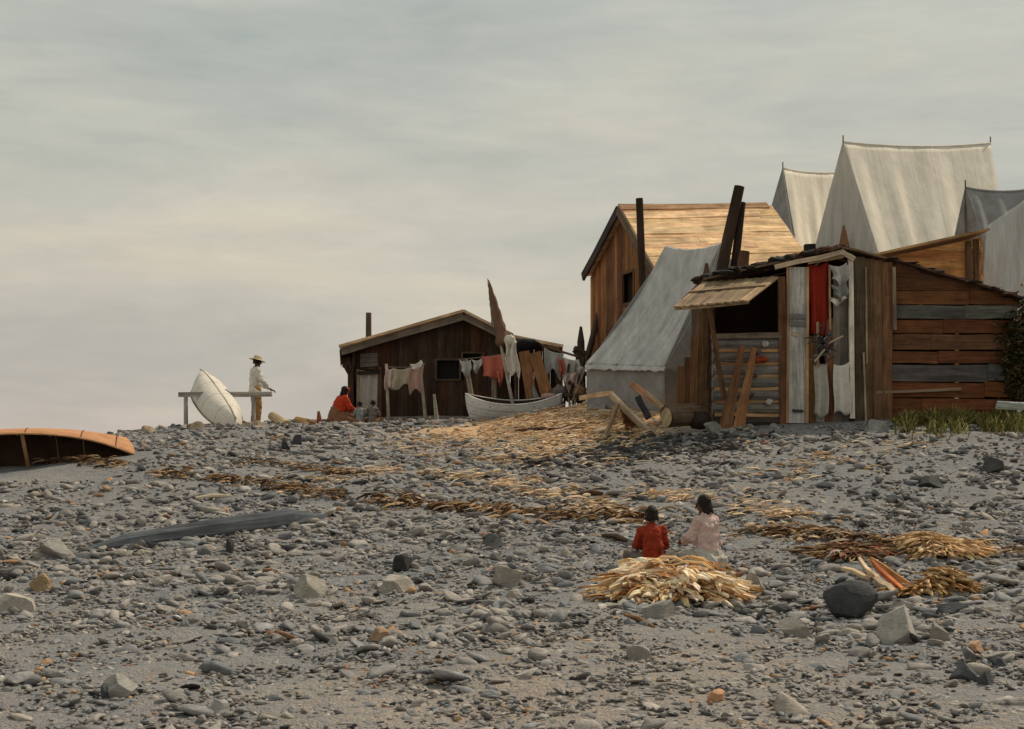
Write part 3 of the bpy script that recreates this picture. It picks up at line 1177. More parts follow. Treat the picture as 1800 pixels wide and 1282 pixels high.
mb.tube([M @ V((L / 2 * t * .93, 0, -.012 + .05 * abs(t) ** 3)) for t in [x / 6 for x in range(-6, 7)]], .026, (.1, .06, .04), 6)
mb.build('keel', WOOD, root)
for t in (-.4, .4):
    mb = MB()
    w = beam / 2 * (1 - abs(t) ** fn) * .96
    mb.board(M @ V((L / 2 * t, -w, depth - .06)), M @ V((L / 2 * t, w, depth - .06)), .16, .025, ax, (.3, .2, .13))
    mb.build('thwart', WOOD, root)
# mast with furled sail
mt, mbm = P(857, 490, 35.15), P(904, 724, 35.0)
mm = MB()
mm.tube([mbm, mbm.lerp(mt, .5), mt], [.045, .035, .012], (.42, .36, .3), 8)
mast = mm.build('mast', WOOD, root)
mm = MB()
pts, rad = [], []
for i in range(15):
    t = i / 14
    q = mbm.lerp(mt, .5 + .49 * t) + V((.06 * (1 - t) + .01, .02, 0))
    pts.append(q)
    rad.append((.02 + .16 * (1 - t) ** .8 * (1 + .15 * math.sin(i * 2.1))))
mm.tube(pts, rad, (.5, .5, .5), 12, .13)
sl = mm.build('furled_sail', SAIL, root, True)
mm = MB()
mm.sheet(P(858, 500, 35.3), P(866, 535, 35.25), P(864, 572, 35.35), P(876, 575, 35.2), 8, 12, lambda u, v: V((R.uniform(-.01, .01), .03 * math.sin(9 * v), 0)))
mm.build('sail_flap', GREYC, root, True, .01)
mm = MB()
mm.ell(P(896, 598, 34.8), (.13, .1, .11), None, nu=16, nv=12, fn=lambda q: 1 + .4 * noise.noise(q * 3.2))
mm.sheet(P(886, 598, 34.8), P(908, 600, 34.75), P(893, 655, 34.8), P(914, 662, 34.8), 14, 16, lambda u, v: V((.03 * math.sin(v * 7 + u * 3), -.06 * math.sin(u * 11 + v * 3), -.07 * v * math.sin(u * 8))))
mm.build('sail_cloth', WHITE, root, True, .012)

# ------------------------------------------------------------------ dark hut
d = 38.0
O = P(620, 742, d)
root = thing('dark_hut', 'low dark brown plank hut with shallow gable behind the skiff', 'hut', tuple(O))
DB = [(.055, .025, .014), (.072, .033, .018), (.046, .025, .016), (.042, .021, .013), (.065, .04, .028)]
poly = px_poly([(620, 745), (618, 612), (815, 556), (893, 592), (896, 745)], O, d)
hd, hw, hw2 = hole(630, 650, 666, 745, O, d), hole(766, 632, 809, 668, O, d), hole(812, 620, 850, 642, O, d)
mb = MB()
plank_wall(mb, O, XA, ZA, poly, False, .24, DB, [hd, hw, hw2], .04, .0)
mb.build('front_wall', WOOD, root)
mb = MB()
for a, b in (((620, 745), (618, 612)), ((895, 745), (892, 593))):
    p, q = P(*a, d), P(*b, d)
    mb.prism([p + V((0, .06, 0)), q + V((0, .06, 0)), q + V((0, 4.2, 0)), p + V((0, 4.2, 0))], (.04, 0, 0), (.09, .05, .03))
p = P(620, 745, d)
pl = [P(620, 745, d), P(618, 612, d), P(815, 556, d), P(893, 592, d), P(896, 745, d)]
mb.prism([x + V((0, 4.2, 0)) for x in pl], (0, .05, 0), (.09, .05, .03))
mb.build('side_wall', WOOD, root)
mb = MB()
for (ax_, ay, bx, by) in ((600, 613, 817, 549), (817, 549, 902, 592)):
    p, q = P(ax_, ay, d) + V((0, -.35, 0)), P(bx, by, d) + V((0, -.35, 0))
    dr = (q - p).normalized()
    up = V((-dr.z, 0, dr.x))
    nseg = 9
    for k in range(nseg):
        y0 = k * .55
        mb.board(p + V((0, y0 + .27, R.uniform(-.01, .012))), q + V((0, y0 + .27, R.uniform(-.01, .012))), .54, .05, (0, 1, 0), gcol((.5, .34, .2), .2), wob=.012)
roof = mb.build('roof', WOOD, root)
mb = MB()
for (ax_, ay, bx, by) in ((602, 620, 816, 558), (816, 558, 901, 600)):
    mb.board(P(ax_, ay, d) + V((0, -.33, 0)), P(bx, by, d) + V((0, -.33, 0)), .2, .04, (0, 0, 1), (.2, .16, .125), wob=.02)
mb.build('fascia', WOOD, root)
mb = MB()
for (ax_, ay, bx, by) in ((599, 611, 816, 549), (816, 549, 902, 591)):
    mb.board(P(ax_, ay, d) + V((0, -.4, 0)), P(bx, by, d) + V((0, -.4, 0)), .07, .1, ZA, (.62, .42, .25), wob=.012)  # pale board colour paints the sunlit highlight along the roof edge
mb.build('sunlit_edge_strip', WOOD, roof)
mb = MB()
for k in range(14):
    x = 601 + k * 1.7
    mb.board(P(x, 616, d) + V((0, -.3, 0)), P(x + 1, R.uniform(636, 656), d) + V((0, -.3, 0)), .06, .02, XA, gcol((.07, .04, .025), .3), w1=.03)
mb.prism([P(*q, d) + V((0, -.24, 0)) for q in ((601, 612), (622, 606), (622, 742), (613, 742), (613, 660), (602, 640))], (0, .03, 0), (.07, .04, .025))
mb.build('hanging_bark', WOOD, root)
mb = MB()
mb.tube([P(648, 600, d + .5), P(648, 550, d + .5)], [.08, .075], (.12, .09, .075), 10)
mb.build('stovepipe', WOOD, roof)
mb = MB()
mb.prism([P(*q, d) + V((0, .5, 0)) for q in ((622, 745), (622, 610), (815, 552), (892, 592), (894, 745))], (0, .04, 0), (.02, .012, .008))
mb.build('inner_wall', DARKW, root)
mb = MB()
mb.sheet(P(631, 652, d - .02), P(665, 652, d - .02), P(630, 740, d - .04), P(664, 736, d - .04), 14, 20, lambda u, v: V((0, -.035 * math.sin(u * 14 + v * 2), .01 * math.sin(u * 9))))
mb.build('door_curtain', PALE, root, True, .012)
mb = MB()
mb.board(P(628, 656, d - .1), P(668, 654, d - .1), .1, .05, ZA, (.035, .025, .02))
mb.board(P(629, 650, d - .08), P(629, 742, d - .08), .07, .05, XA, (.33, .22, .14))
mb.board(P(668, 645, d - .08), P(668, 742, d - .08), .1, .06, XA, (.1, .055, .032))
mb.build('door_frame', WOOD, root)
mb = MB()
for k in range(3):
    mb.board(P(633, 626 + k * 8, d - .06), P(664, 624 + k * 8, d - .06), .11, .03, ZA, gcol((.16, .13, .11)))
mb.build('panel', WOOD, root)
for (x0, y0, x1, y1) in ((766, 632, 809, 668), (812, 620, 850, 642)):
    mb = MB()
    for a, b in (((x0, y0), (x1, y0)), ((x0, y1), (x1, y1))):
        mb.board(P(*a, d - .06), P(*b, d - .06), .05, .04, ZA, (.1, .065, .04))
    for a, b in (((x0, y0), (x0, y1)), ((x1, y0), (x1, y1))):
        mb.board(P(*a, d - .07), P(*b, d - .07), .05, .04, XA, (.1, .065, .04))
    w = mb.build('window', WOOD, root)
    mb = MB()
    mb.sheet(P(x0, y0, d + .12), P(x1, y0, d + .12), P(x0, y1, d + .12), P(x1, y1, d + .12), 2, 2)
    mb.build('blanket', BLACK, w, solid=.01)  # black sheet paints the dark inside of the window, not a blanket
mb = MB()
mb.tube([P(675, 738, d - .45), P(760, 736, d - .45), P(880, 737, d - .45)], [.07, .08, .06], (.2, .18, .155), 8, .06)
mb.build('sill_log', WOOD, root)
# lean-to at the right of the dark hut
root = thing('lean_to', 'tan roofed lean-to shelter joining the dark hut towards the barn', 'lean-to', tuple(P(970, 735, d)))
mb = MB()
p, q = P(888, 588, d + .3), P(990, 608, d + .3)
for k in range(6):
    mb.board(p + V((0, .25 + k * .5, 0)), q + V((0, .25 + k * .5, 0)), .49, .05, (0, 1, 0), gcol((.66, .46, .28), .15), wob=.01)
mb.board(p + V((0, -.02, -.01)), q + V((0, -.02, -.01)), .08, .05, ZA, (.66, .47, .3), wob=.012)
mb.build('roof', WOOD, root)
mb = MB()
plank_wall(mb, P(912, 742, d + 1.6), XA, ZA, px_poly([(897, 745), (897, 598), (988, 614), (988, 745)], P(912, 742, d + 1.6), d + 1.6), False, .22, DB + [(.2, .11, .06)], (), .04, .0)
mb.build('back_wall', WOOD, root)
for px in (925, 960, 986):
    mb = MB()
    mb.tube([P(px, 742, d + .5), P(px, 592 + (px - 895) * .19, d + .5)], [.06, .05], (.13, .08, .05), 7, .06)
    mb.build('post', WOOD, root)


# ------------------------------------------------------------------ washing and clutter near the skiff
def hang(mb, a, b, drop, ny=16, nx=14, fold=.05, k=9, ragged=.08, taper=0.0):
    a, b = V(a), V(b)
    ph = R.uniform(0, 6)
    dn = V((0, 0, -drop))
    sx = (b - a) * taper
    mb.sheet(a, b, a + dn + sx, b + dn - sx, nx, ny, lambda u, v: V((fold * .4 * math.sin(v * 5 + ph), -fold * (.3 + v) * math.sin(u * k + ph + v), (-ragged * v * math.sin(u * 6 + ph) - .05 * math.sin(math.pi * u) * (1 - v)))))


def laundry(name, label, a, b, drop, mat, cat='laundry', **kw):
    mb = MB()
    hang(mb, a, b, drop, **kw)
    return tag(mb.build(name, mat, None, True, .012), label, cat, 'washing hung out near the dark hut')


d = 36.6
root = thing('clothes_line', 'clothes line strung on two thin pale posts before the dark hut', 'clothes line', tuple(P(712, 735, d)))
mb = MB()
mb.tube([P(676, 645, d), P(712, 646, d), P(748, 640, d)], .008, (.3, .27, .22), 5)
mb.build('line', WOOD, root)
for a, b in (((683, 738), (679, 640)), ((748, 738), (738, 636))):
    mb = MB()
    mb.tube([P(*a, d), P(*b, d)], [.045, .035], (.4, .34, .26), 7, .05)
    mb.build('post', WOOD, root)
laundry('shirt', 'pinkish white shirt at the left end of the left clothes line', P(677, 646, d - .05), P(690, 647, d - .05), .55, PINK, ragged=.04)
laundry('cloth', 'beige cloth in the middle of the left clothes line', P(690, 647, d - .06), P(721, 646, d - .06), .5, BEIGE)
laundry('cloth', 'faded pink and brown cloth at the right end of the left clothes line', P(719, 646, d - .07), P(744, 642, d - .07), .66, PINKB)
laundry('cloth', 'small white rag tucked on top of the left clothes line', P(722, 640, d - .1), P(742, 633, d - .1), .18, WHITE, ragged=.05)
mb = MB()
mb.tube([P(768, 740, d - .4), P(763, 693, d - .4)], [.06, .035], (.4, .36, .29), 7, .05)
tag(mb.build('stake', WOOD), 'short pale stake standing between the left clothes line and the skiff', 'stake')

d = 36.0
root = thing('clothes_line', 'clothes line with rose cloth on two rough posts behind the skiff', 'clothes line', tuple(P(860, 735, d)))
mb = MB()
mb.tube([P(806, 632, d), P(850, 628, d), P(892, 622, d)], .008, (.3, .27, .22), 5)
mb.build('line', WOOD, root)
for a, b in (((834, 730), (818, 632)), ((869, 730), (868, 626))):
    mb = MB()
    mb.tube([P(*a, d + .1), P(*b, d + .1)], [.075, .06], (.3, .23, .17), 7, .05)
    mb.build('post', WOOD, root)
laundry('cloth', 'greyish white rag at the left end of the line behind the skiff', P(809, 633, d - .05), P(829, 633, d - .05), .36, DUSTY, taper=.1)
laundry('cloth', 'smaller greyish white rag next to the rose cloth', P(830, 632, d - .06), P(848, 630, d - .06), .3, DUSTY, taper=.15)
laundry('cloth', 'bright rose red cloth hanging above the skiff', P(849, 626, d - .08), P(884, 622, d - .08), .56, ROSE, ragged=.05)
laundry('cloth', 'narrow rose rag hanging lower, beside the mast', P(873, 652, d - .15), P(884, 648, d - .15), .36, ROSE, taper=.2)

d = 36.4
root = thing('drying_rack', 'dark pole rack loaded with clothes right of the mast', 'rack', tuple(P(960, 735, d)))
mb = MB()
mb.tube([P(902, 600, d), P(950, 607, d), P(1018, 628, d)], .03, (.14, .08, .05), 7)
mb.build('rail', WOOD, root)
for a, b in (((908, 735), (906, 596)), ((986, 732), (974, 612)), ((1018, 725), (1014, 620))):
    mb = MB()
    mb.tube([P(*a, d + .1), P(*b, d + .1)], [.05, .04], (.12, .07, .045), 7)
    mb.build('post', WOOD, root)
mb = MB()
mb.ell(P(926, 606, d - .1), (.34, .16, .14), None, nu=16, nv=10, fn=lambda q: 1 + .25 * noise.noise(q * 2.6))
hang(mb, P(905, 602, d - .12), P(922, 606, d - .12), .55, taper=.2)
tag(mb.build('cloth', BLACK, None, True, .01), 'black bundled cloth thrown over the rack beside the mast', 'laundry', 'washing hung out near the dark hut')
laundry('cloth', 'dirty white cloth gathered on the rack right of the brown planks', P(955, 611, d - .1), P(990, 621, d - .1), .6, DUSTY, taper=.15, ragged=.12)
laundry('cloth', 'narrow rose strip on the rack between two whitish cloths', P(982, 628, d - .15), P(991, 630, d - .15), .42, ROSE)
laundry('shirt', 'white shirt with loose sleeves at the right end of the rack', P(990, 626, d - .12), P(1020, 632, d - .12), .72, WHITE, ragged=.14, fold=.08)
laundry('cloth', 'dark brown blanket hanging low at the right end of the rack', P(990, 665, d - .02), P(1018, 662, d - .02), .55, DARKW, taper=.1)
mb = MB()
for (a, b, w, c) in (((938, 716), (921, 618), 19, (.26, .12, .055)), ((966, 712), (940, 620), 20, (.3, .145, .065))):
    mb.board(P(*a, 35.9), P(*b, 36.2), w * 36 / F, .05, XA, c, wob=.012)
tag(mb.build('leaning_planks', WOOD), 'pair of broad red brown planks leaning on the rack behind the skiff', 'planks')
mb = MB()
mb.board(P(948, 716, 35.3), P(936, 676, 35.4), .2, .03, XA, (.2, .2, .2), w1=.05)
tag(mb.build('paddle_blade', WOOD), 'grey pointed paddle blade standing in the skiff', 'paddle')
mb = MB()
mb.ell(P(965, 698, 34.9), (.2, .12, .1), None, nu=14, nv=8, fn=lambda q: 1 + .3 * noise.noise(q * 3))
tag(mb.build('cloth', PINKB, None, True), 'faded pink bundle lying in the right end of the skiff', 'laundry')
mb = MB()
for a, b, w in (((996, 700), (1030, 655), 8), ((975, 690), (1022, 705), 12), ((1000, 668), (1026, 688), 16)):
    mb.tube([P(*a, 35.6), P(*b, 35.9)], w * 36 / F / 2, gcol((.09, .06, .045), .3), 7)
tag(mb.build('poles', WOOD), 'jumble of dark poles propped between the rack and the grey tent', 'poles')
for k, (px, py, w, h, m, nm, lab) in enumerate((
        (984, 690, 13, 12, TAUPE, 'bundle', 'dull brown bundle lying behind the right end of the skiff'),
        (1019, 690, 12, 11, BROWNC, 'bundle', 'brown bundle against the left wall corner of the grey tent'))):
    mb = MB()
    c_ = P(px, py, 35.6 - .1 * k)
    r_ = 35.6 / F
    mb.ell(c_, (w * r_, w * r_ * .7, h * r_), None, nu=18, nv=12, fn=lambda q: 1 + .38 * noise.noise(q * 2.4 + V((k * 5.0, 0, 0))))
    tag(mb.build(nm, m, None, True), lab, 'bundle')
laundry('cloth', 'ragged pale pinkish cloth slung low between the rack and the grey tent', P(996, 656, 35.5), P(1018, 650, 35.5), .42, PINK, ragged=.16, fold=.09, taper=.1)
laundry('cloth', 'crumpled dusty white cloth beside the stub post left of the grey tent', P(1008, 634, 35.7), P(1028, 646, 35.7), .34, DUSTY, ragged=.14, fold=.08, taper=.15)
mb = MB()
for a, b, w in (((1006, 720), (1026, 628), 6), ((990, 726), (1000, 640), 5), ((1024, 716), (1004, 662), 7), ((1010, 612), (1030, 622), 9)):
    mb.tube([P(*a, 35.95), P(*b, 36.1)], w * 36 / F / 2, gcol((.08, .05, .035), .3), 7, .08)
tag(mb.build('broken_poles', WOOD), 'thin broken poles crossing behind the pale clothes left of the grey tent', 'poles')
root = thing('barrel', 'small dark wooden barrel standing under the drying rack', 'barrel', tuple(P(975, 728, 36)))
mb = MB()
mb.tube([P(975, 730, 36), P(975, 718, 36), P(975, 706, 36), P(975, 694, 36), P(975, 684, 36)], [.16, .19, .2, .19, .16], (.2, .1, .05), 14)
mb.build('staves', WOOD, root)
for yy in (722, 692):
    mb = MB()
    mb.tube([P(975, yy + 2, 36), P(975, yy - 2, 36)], [.19, .19], (.04, .035, .03), 14)
    mb.build('hoop', WOOD, root)
root = thing('stool', 'small dark wooden stool on the wood chips right of the skiff', 'stool', tuple(P(1006, 728, 34)))
mb = MB()
mb.board(P(994, 695, 34), P(1020, 694, 34), .22, .05, (0, 1, 0), (.09, .06, .045))
mb.build('seat', WOOD, root)
for a, b in (((1000, 698), (1003, 729)), ((1012, 698), (1008, 729))):
    mb = MB()
    mb.tube([P(*a, 34), P(*b, 34)], .03, (.25, .19, .12), 6)
    mb.build('leg', WOOD, root)

# ------------------------------------------------------------------ grey tent
A, B, C, D = P(1030, 640, 31.5), P(1168, 645, 29.5), P(1170, 432, 32.6), P(1268, 427, 31.0)
A2, B2 = C + V((1.85, .9, A.z - C.z)), D + V((1.85, .9, B.z - D.z))
root = thing('grey_tent', 'large grey wall tent with sagging roof between barn and shack', 'tent', tuple(on(1090, 706)))


def tentoff(amp, k, sag, n, ph=0.0):
    n = V(n)

    def f(u, v):
        r = noise.noise(V((u * k, v * 1.2 + ph, ph))) + .5 * noise.noise(V((u * k * 2.3 + v, v * 2, ph + 4)))
        return n * (amp * r * min(1, v * 6) - sag * math.sin(math.pi * v) * (.6 + .4 * math.sin(math.pi * u))) - V((0, 0, .11 * (4 * u * (1 - u)) * (1 - v)))
    return f


nrm = (D - C).cross(A - C).normalized()
if nrm.z < 0:
    nrm = -nrm
mb = MB()
mb.sheet(C, D, A, B, 60, 44, tentoff(.085, 9, .22, nrm, 1.0))
mb.build('roof', CANVASB, root, True, .012)
mb = MB()
mb.sheet(C, D, A2, B2, 20, 20, tentoff(.04, 5, .1, (.6, .4, .7), 2.0))
mb.build('back_roof', CANVASB, root, True, .012)
Ag, Bg = V((A.x + .02, A.y + .05, g(A.x, A.y) - .1)), V((B.x + .02, B.y + .1, g(B.x, B.y) - .1))
mb = MB()
mb.sheet(A + V((.02, .06, .02)), B + V((0, .06, .02)), Ag, Bg, 36, 14, lambda u, v: V((0, -.05 * noise.noise(V((u * 9, v * 2, 0))), 0)))
mb.build('wall', CANVASD, root, True, .012)  # darker canvas than the roof: shade put into the wall colour
mb = MB()
mb.sheet(A - nrm * .01, B - nrm * .01, A + V((-.02, -.06, -.12)), B + V((-.02, -.06, -.1)), 60, 4, lambda u, v: V((0, -.01, -.05 * v * noise.noise(V((u * 14, 0, 3))))))
mb.build('eave_flap', CANVASB, root, True, .01)
mb = MB()
B2g, A2g = V((B2.x, B2.y, g(B2.x, B2.y) - .1)), V((A2.x, A2.y, g(A2.x, A2.y) - .1))
mb.prism([B, D, B2, B2g, Bg], (-.02, .01, 0))
mb.prism([A + V((.05, .05, 0)), C + V((.05, .05, -.05)), A2, A2g, Ag + V((.05, .05, 0))], (.02, -.01, 0))
mb.build('end_wall', CANVASD, root)
mb = MB()
mb.tube([A + V((-.02, -.1, -.1)), V((A.x - .5, A.y - .9, g(A.x - .5, A.y - .9)))], .012, (.4, .3, .22), 5)
mb.build('guy_rope', WOOD, root)

# ------------------------------------------------------------------ barn
Ap = P(1102, 372, 36)
Bp = P(1344, 368, 37.0)
rv = Bp - Ap
near_ = V((Ap.x + .72, Ap.y - 2.4, P(0, 492, 33.6).z))
far_ = P(1040, 488, 38.4)
root = thing('barn', 'tall brown plank barn with tan roof behind the grey tent', 'barn', tuple(P(1100, 715, 36)))
u = (near_ - far_)
u.z = 0
uw = u.length
u.normalize()
gz = 2.2
Og = V((far_.x, far_.y, gz))
apu = (Ap - far_).dot(u)
poly = [(0, 0), (uw, 0), (uw, near_.z - gz), (apu, Ap.z - gz - .08), (0, far_.z - gz)]
BR = [(.25, .108, .04), (.28, .125, .047), (.2, .086, .033), (.31, .15, .062), (.17, .075, .032)]
wc = (P(1105, 506, 35.8) - Og).dot(u)
whole = (wc - .38, P(0, 535, 35.8).z - gz, wc + .42, P(0, 478, 35.8).z - gz)
mb = MB()
plank_wall(mb, Og, u, ZA, poly, False, .2, BR, [whole], .04, .0)
mb.build('gable_wall', WOOD, root)
win = MB()
for a, b, c_, d_ in ((whole[0], whole[1], whole[2], whole[1]), (whole[0], whole[3], whole[2], whole[3]), (whole[0], whole[1], whole[0], whole[3]), (whole[2], whole[1], whole[2], whole[3])):
    nn = V((-u.y, u.x, 0)) * -.03
    win.board(Og + u * a + ZA * b + nn, Og + u * c_ + ZA * d_ + nn, .09, .06, u if a == c_ else ZA, (.14, .07, .035))
w = win.build('window', WOOD, root)
inn = V((-u.y, u.x, 0)).normalized()
if inn.dot(rv) < 0:
    inn = -inn
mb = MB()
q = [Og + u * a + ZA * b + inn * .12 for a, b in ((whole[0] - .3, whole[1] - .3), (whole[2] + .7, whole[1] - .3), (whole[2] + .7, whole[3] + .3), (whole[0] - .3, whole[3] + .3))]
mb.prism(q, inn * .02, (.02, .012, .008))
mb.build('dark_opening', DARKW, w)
rh = V((rv.x, rv.y, 0))
mb = MB()
plank_wall(mb, V((near_.x, near_.y, gz)), rh, ZA, [(0, 0), (rh.length, 0), (rh.length, near_.z - gz), (0, near_.z - gz)], False, .22, BR, (), .04, .0)
plank_wall(mb, V((far_.x, far_.y, gz)) + V((0, .05, 0)), rh, ZA, [(0, 0), (rh.length, 0), (rh.length, far_.z - gz), (0, far_.z - gz)], False, .3, BR, (), .04, .0)
plank_wall(mb, Og + rh, u, ZA, poly, False, .3, BR, (), .04, .0)
mb.build('side_wall', WOOD, root)
TANR = [(.8, .53, .29), (.78, .51, .275), (.82, .55, .31), (.75, .49, .265)]
rd = rh.normalized()
mb = MB()
e0 = Ap - rd * .18
for (top, eave, nrow, ov) in ((Ap, near_, 13, .12), (Ap, far_, 13, .03)):
    sl_ = (eave - top)
    sl_ = sl_ * (1 + ov / sl_.length)
    for k in range(nrow):
        t = (k + .5) / nrow
        c0 = top - rd * .2 + sl_ * t
        z = V((0, 0, .06 + R.uniform(-.012, .012)))
        Lr = rv.length + .4
        s0 = 0
        while s0 < Lr - .02:
            s1 = min(Lr, s0 + R.uniform(1.6, 4.5))
            rz = V((0, 0, (rv.z / rv.length)))
            mb.board(c0 + (rd + rz) * s0 + z, c0 + (rd + rz) * (s1 - .006) + z + V((0, 0, R.uniform(-.008, .008))), sl_.length / nrow * 1.12, .045, sl_, gcol(R.choice(TANR), .06), wob=.016)
            s0 = s1
roof = mb.build('roof', WOOD, root)
mb = MB()
for a, b in ((Ap, near_), (Ap, far_)):
    ex = (b - a) * (1 + (.12 if b is near_ else .03) / (b - a).length)
    mb.board(a - rd * .24 + V((0, 0, .03)), a - rd * .24 + ex + V((0, 0, .02)), .24, .06, ZA, (.05, .04, .037) if b is far_ else (.15, .1, .065), wob=.012)
mb.build('bargeboard', WOOD, roof)
mb = MB()
mb.board(Ap - rd * .2 + V((0, 0, .1)), Bp + rd * .1 + V((0, 0, .1)), .26, .05, (near_ - Ap), (.4, .23, .12), wob=.015)
mb.build('ridge_board', WOOD, roof)
mb = MB()
mb.tube([P(1030, 640, 37.6), P(1055, 540, 38)], [.09, .07], (.08, .05, .035), 8)
tag(mb.build('leaning_pole', WOOD), 'dark pole leaning against the left corner of the barn', 'pole')
mb = MB()
mb.tube([P(1022, 720, 37), P(1021, 600, 37), P(1021, 574, 37)], [.12, .1, .03], (.06, .045, .035), 8, .08)
mb.tube([P(1021, 630, 37), P(1008, 616, 37)], [.07, .05], (.05, .035, .03), 7)
tag(mb.build('stub_post', WOOD), 'dark pointed post with a stub arm left of the barn', 'post')


def post(pts, d, w0, w1, c, label, name='tall_pole', d1=None):
    mb = MB()
    (x0, y0), (x1, y1) = pts
    a, b = P(x0, y0, d), P(x1, y1, d1 or d)
    mb.tube([a, a.lerp(b, .35) + V((R.uniform(-.02, .02), 0, 0)), a.lerp(b, .7) + V((R.uniform(-.02, .02), 0, 0)), b], [w0, w0 * .98, (w0 + w1) / 2, w1], c, 9, .05)
    return tag(mb.build(name, WOOD), label, 'pole')


post(((1140, 690), (1124, 349)), 33.0, .09, .085, (.045, .026, .018), 'single upright dark pole before the barn gable, left of the grey tent ridge')
post(((1232, 640), (1300, 328)), 27.2, .12, .1, (.05, .03, .02), 'taller of the two dark leaning poles above the awning')
post(((1270, 640), (1304, 356)), 27.3, .09, .075, (.035, .02, .015), 'shorter and thinner of the two dark leaning poles above the awning')
post(((1304, 500), (1309, 442)), 27.0, .12, .1, (.12, .06, .035), 'short thick brown post right of the two leaning poles', 'short_post')
post(((1240, 510), (1242, 463)), 26.6, .09, .03, (.1, .065, .04), 'short pointed post at the left top corner of the awning', 'short_post')

# ------------------------------------------------------------------ white tents
def ridge_tent(name, label, ap, bk, gl, gr, rear_r, mats, loc, k=7, door=None):
    root = thing(name, label, 'tent', loc)
    ap, bk, gl, gr, rear_r = [V(x) for x in (ap, bk, gl, gr, rear_r)]
    rear_l = gl + (rear_r - gr)
    mb = MB()
    n = (bk - ap).cross(gr - ap).normalized()
    if n.y > 0:
        n = -n
    mb.sheet(ap, bk, gr, rear_r, 40, 34, tentoff(.11, k, .2, n, R.uniform(0, 9)))
    mb.build('roof', mats[0], root, True, .012)
    mb = MB()
    mb.sheet(ap, bk, gl, rear_l, 24, 20, tentoff(.04, k, .1, -n, R.uniform(0, 9)))
    mb.build('back_roof', mats[0], root, True, .012)
    gn = (gl - ap).cross(gr - ap).normalized()
    if gn.y > 0:
        gn = -gn
    mb = MB()
    mb.tube([ap.lerp(bk, x / 12) - V((0, 0, .11 * 4 * x / 12 * (1 - x / 12))) for x in range(13)], .03, (.3, .3, .3), 7)
    mb.build('ridge_seam', mats[0], root, True)
    for nm, a, b in (('left_gable', gl, gl.lerp(gr, .5)), ('right_gable', gl.lerp(gr, .5), gr)):
        mb = MB()
        mb.sheet(ap + gn * .01, ap + V((.03, 0, 0)) + gn * .01, a + gn * .02, b + gn * .02, 16, 30, lambda u, v: gn * (.07 * v * noise.noise(V((u * 5 + v, v * 1.5, k))) - .04 * math.sin(math.pi * u) * v))
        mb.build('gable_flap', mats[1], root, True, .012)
    for q in (ap, bk):
        mb = MB()
        mb.tube([q - V((0, 0, 3.5)), q + V((0, 0, .18))], [.03, .018], (.2, .15, .11), 6)
        mb.build('tent_pole', WOOD, root)
    if door:
        mb = MB()
        mb.sheet(door[0], door[1], door[2], door[3], 6, 8)
        mb.build('door_gap', BROWNC, root, True, .015)
    return root


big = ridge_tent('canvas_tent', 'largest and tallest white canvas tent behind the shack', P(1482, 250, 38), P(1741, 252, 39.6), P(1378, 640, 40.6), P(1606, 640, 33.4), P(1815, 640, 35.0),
           (CANVAS, CANVAS_SHADE), tuple(P(1500, 690, 38)), 8, [P(1481, 396, 36.9), P(1485, 396, 36.9), P(1468, 470, 36.7), P(1502, 470, 36.5)])
ridge_tent('canvas_tent', 'smaller white canvas tent partly hidden between barn and tallest tent', P(1376, 296, 42), P(1500, 300, 43.4), P(1275, 640, 44.6), P(1436, 640, 37.6), P(1560, 640, 39.0),
           (CANVAS, CANVASD), tuple(P(1400, 690, 42)), 6)  # white tent's gable gets the grey canvas as painted shade
rt = ridge_tent('canvas_tent', 'grey canvas tent at the right edge with a pale fly sheet', P(1697, 330, 34), P(1835, 328, 35), P(1628, 640, 36), P(1805, 640, 32.2), P(1940, 640, 33.2),
                (CANVASD, CANVASD), tuple(P(1750, 690, 34)), 6)
mb = MB()
mb.sheet(P(1734, 398, 32.2), P(1850, 318, 32.6), P(1724, 600, 31.6), P(1860, 600, 32.2), 24, 30, lambda u, v: V((0, -.09 * noise.noise(V((u * 7, v * 1.3, 2))), 0)))
mb.build('fly_sheet', CANVASB, rt, True, .012)

# ------------------------------------------------------------------ orange plank shed
d = 29.6
O = P(1530, 700, d)
root = thing('plank_shed', 'orange brown plank shed with slanting roof behind the shack', 'shed', tuple(O))
OR = [(.62, .29, .1), (.54, .245, .085), (.68, .34, .13), (.48, .22, .08)]
mb = MB()
plank_wall(mb, O, XA, ZA, px_poly([(1400, 700), (1400, 488), (1722, 418), (1727, 700)], O, d), True, .2, OR, (), .04, .0)
mb.build('front_wall', WOOD, root)
mb = MB()
plank_wall(mb, P(1724, 700, d), V((.12, 1, 0)), ZA, [(0, 0), (2.4, 0), (2.4, 3.35), (0, 3.35)], True, .2, OR, (), .04, .0)
mb.build('side_wall', WOOD, root)
mb = MB()
for k in range(5):
    mb.board(P(1392, 486, d) + V((0, -.1 + k * .5, .03)), P(1730, 410, d) + V((0, -.1 + k * .5, .03)), .49, .05, (0, 1, 0), gcol((.45, .26, .12), .12), wob=.008)
mb.build('roof', WOOD, root)
for px, y0 in ((1702, 424), (1716, 421)):
    mb = MB()
    mb.board(P(px + 1, 560, d - .09), P(px, y0, d - .09), .1, .06, XA, (.12, .07, .04))
    mb.build('post', WOOD, root)

# ------------------------------------------------------------------ shack
d = 26.0
O = P(1250, 752, d)
root = thing('driftwood_shack', 'patched driftwood shack with propped awning and open white framed doorway', 'shack', tuple(O))
BRN = [(.26, .12, .05), (.2, .09, .04), (.3, .15, .065), (.14, .07, .035)]
GRY = [(.21, .195, .175), (.25, .23, .205), (.18, .165, .15), (.27, .25, .22)]
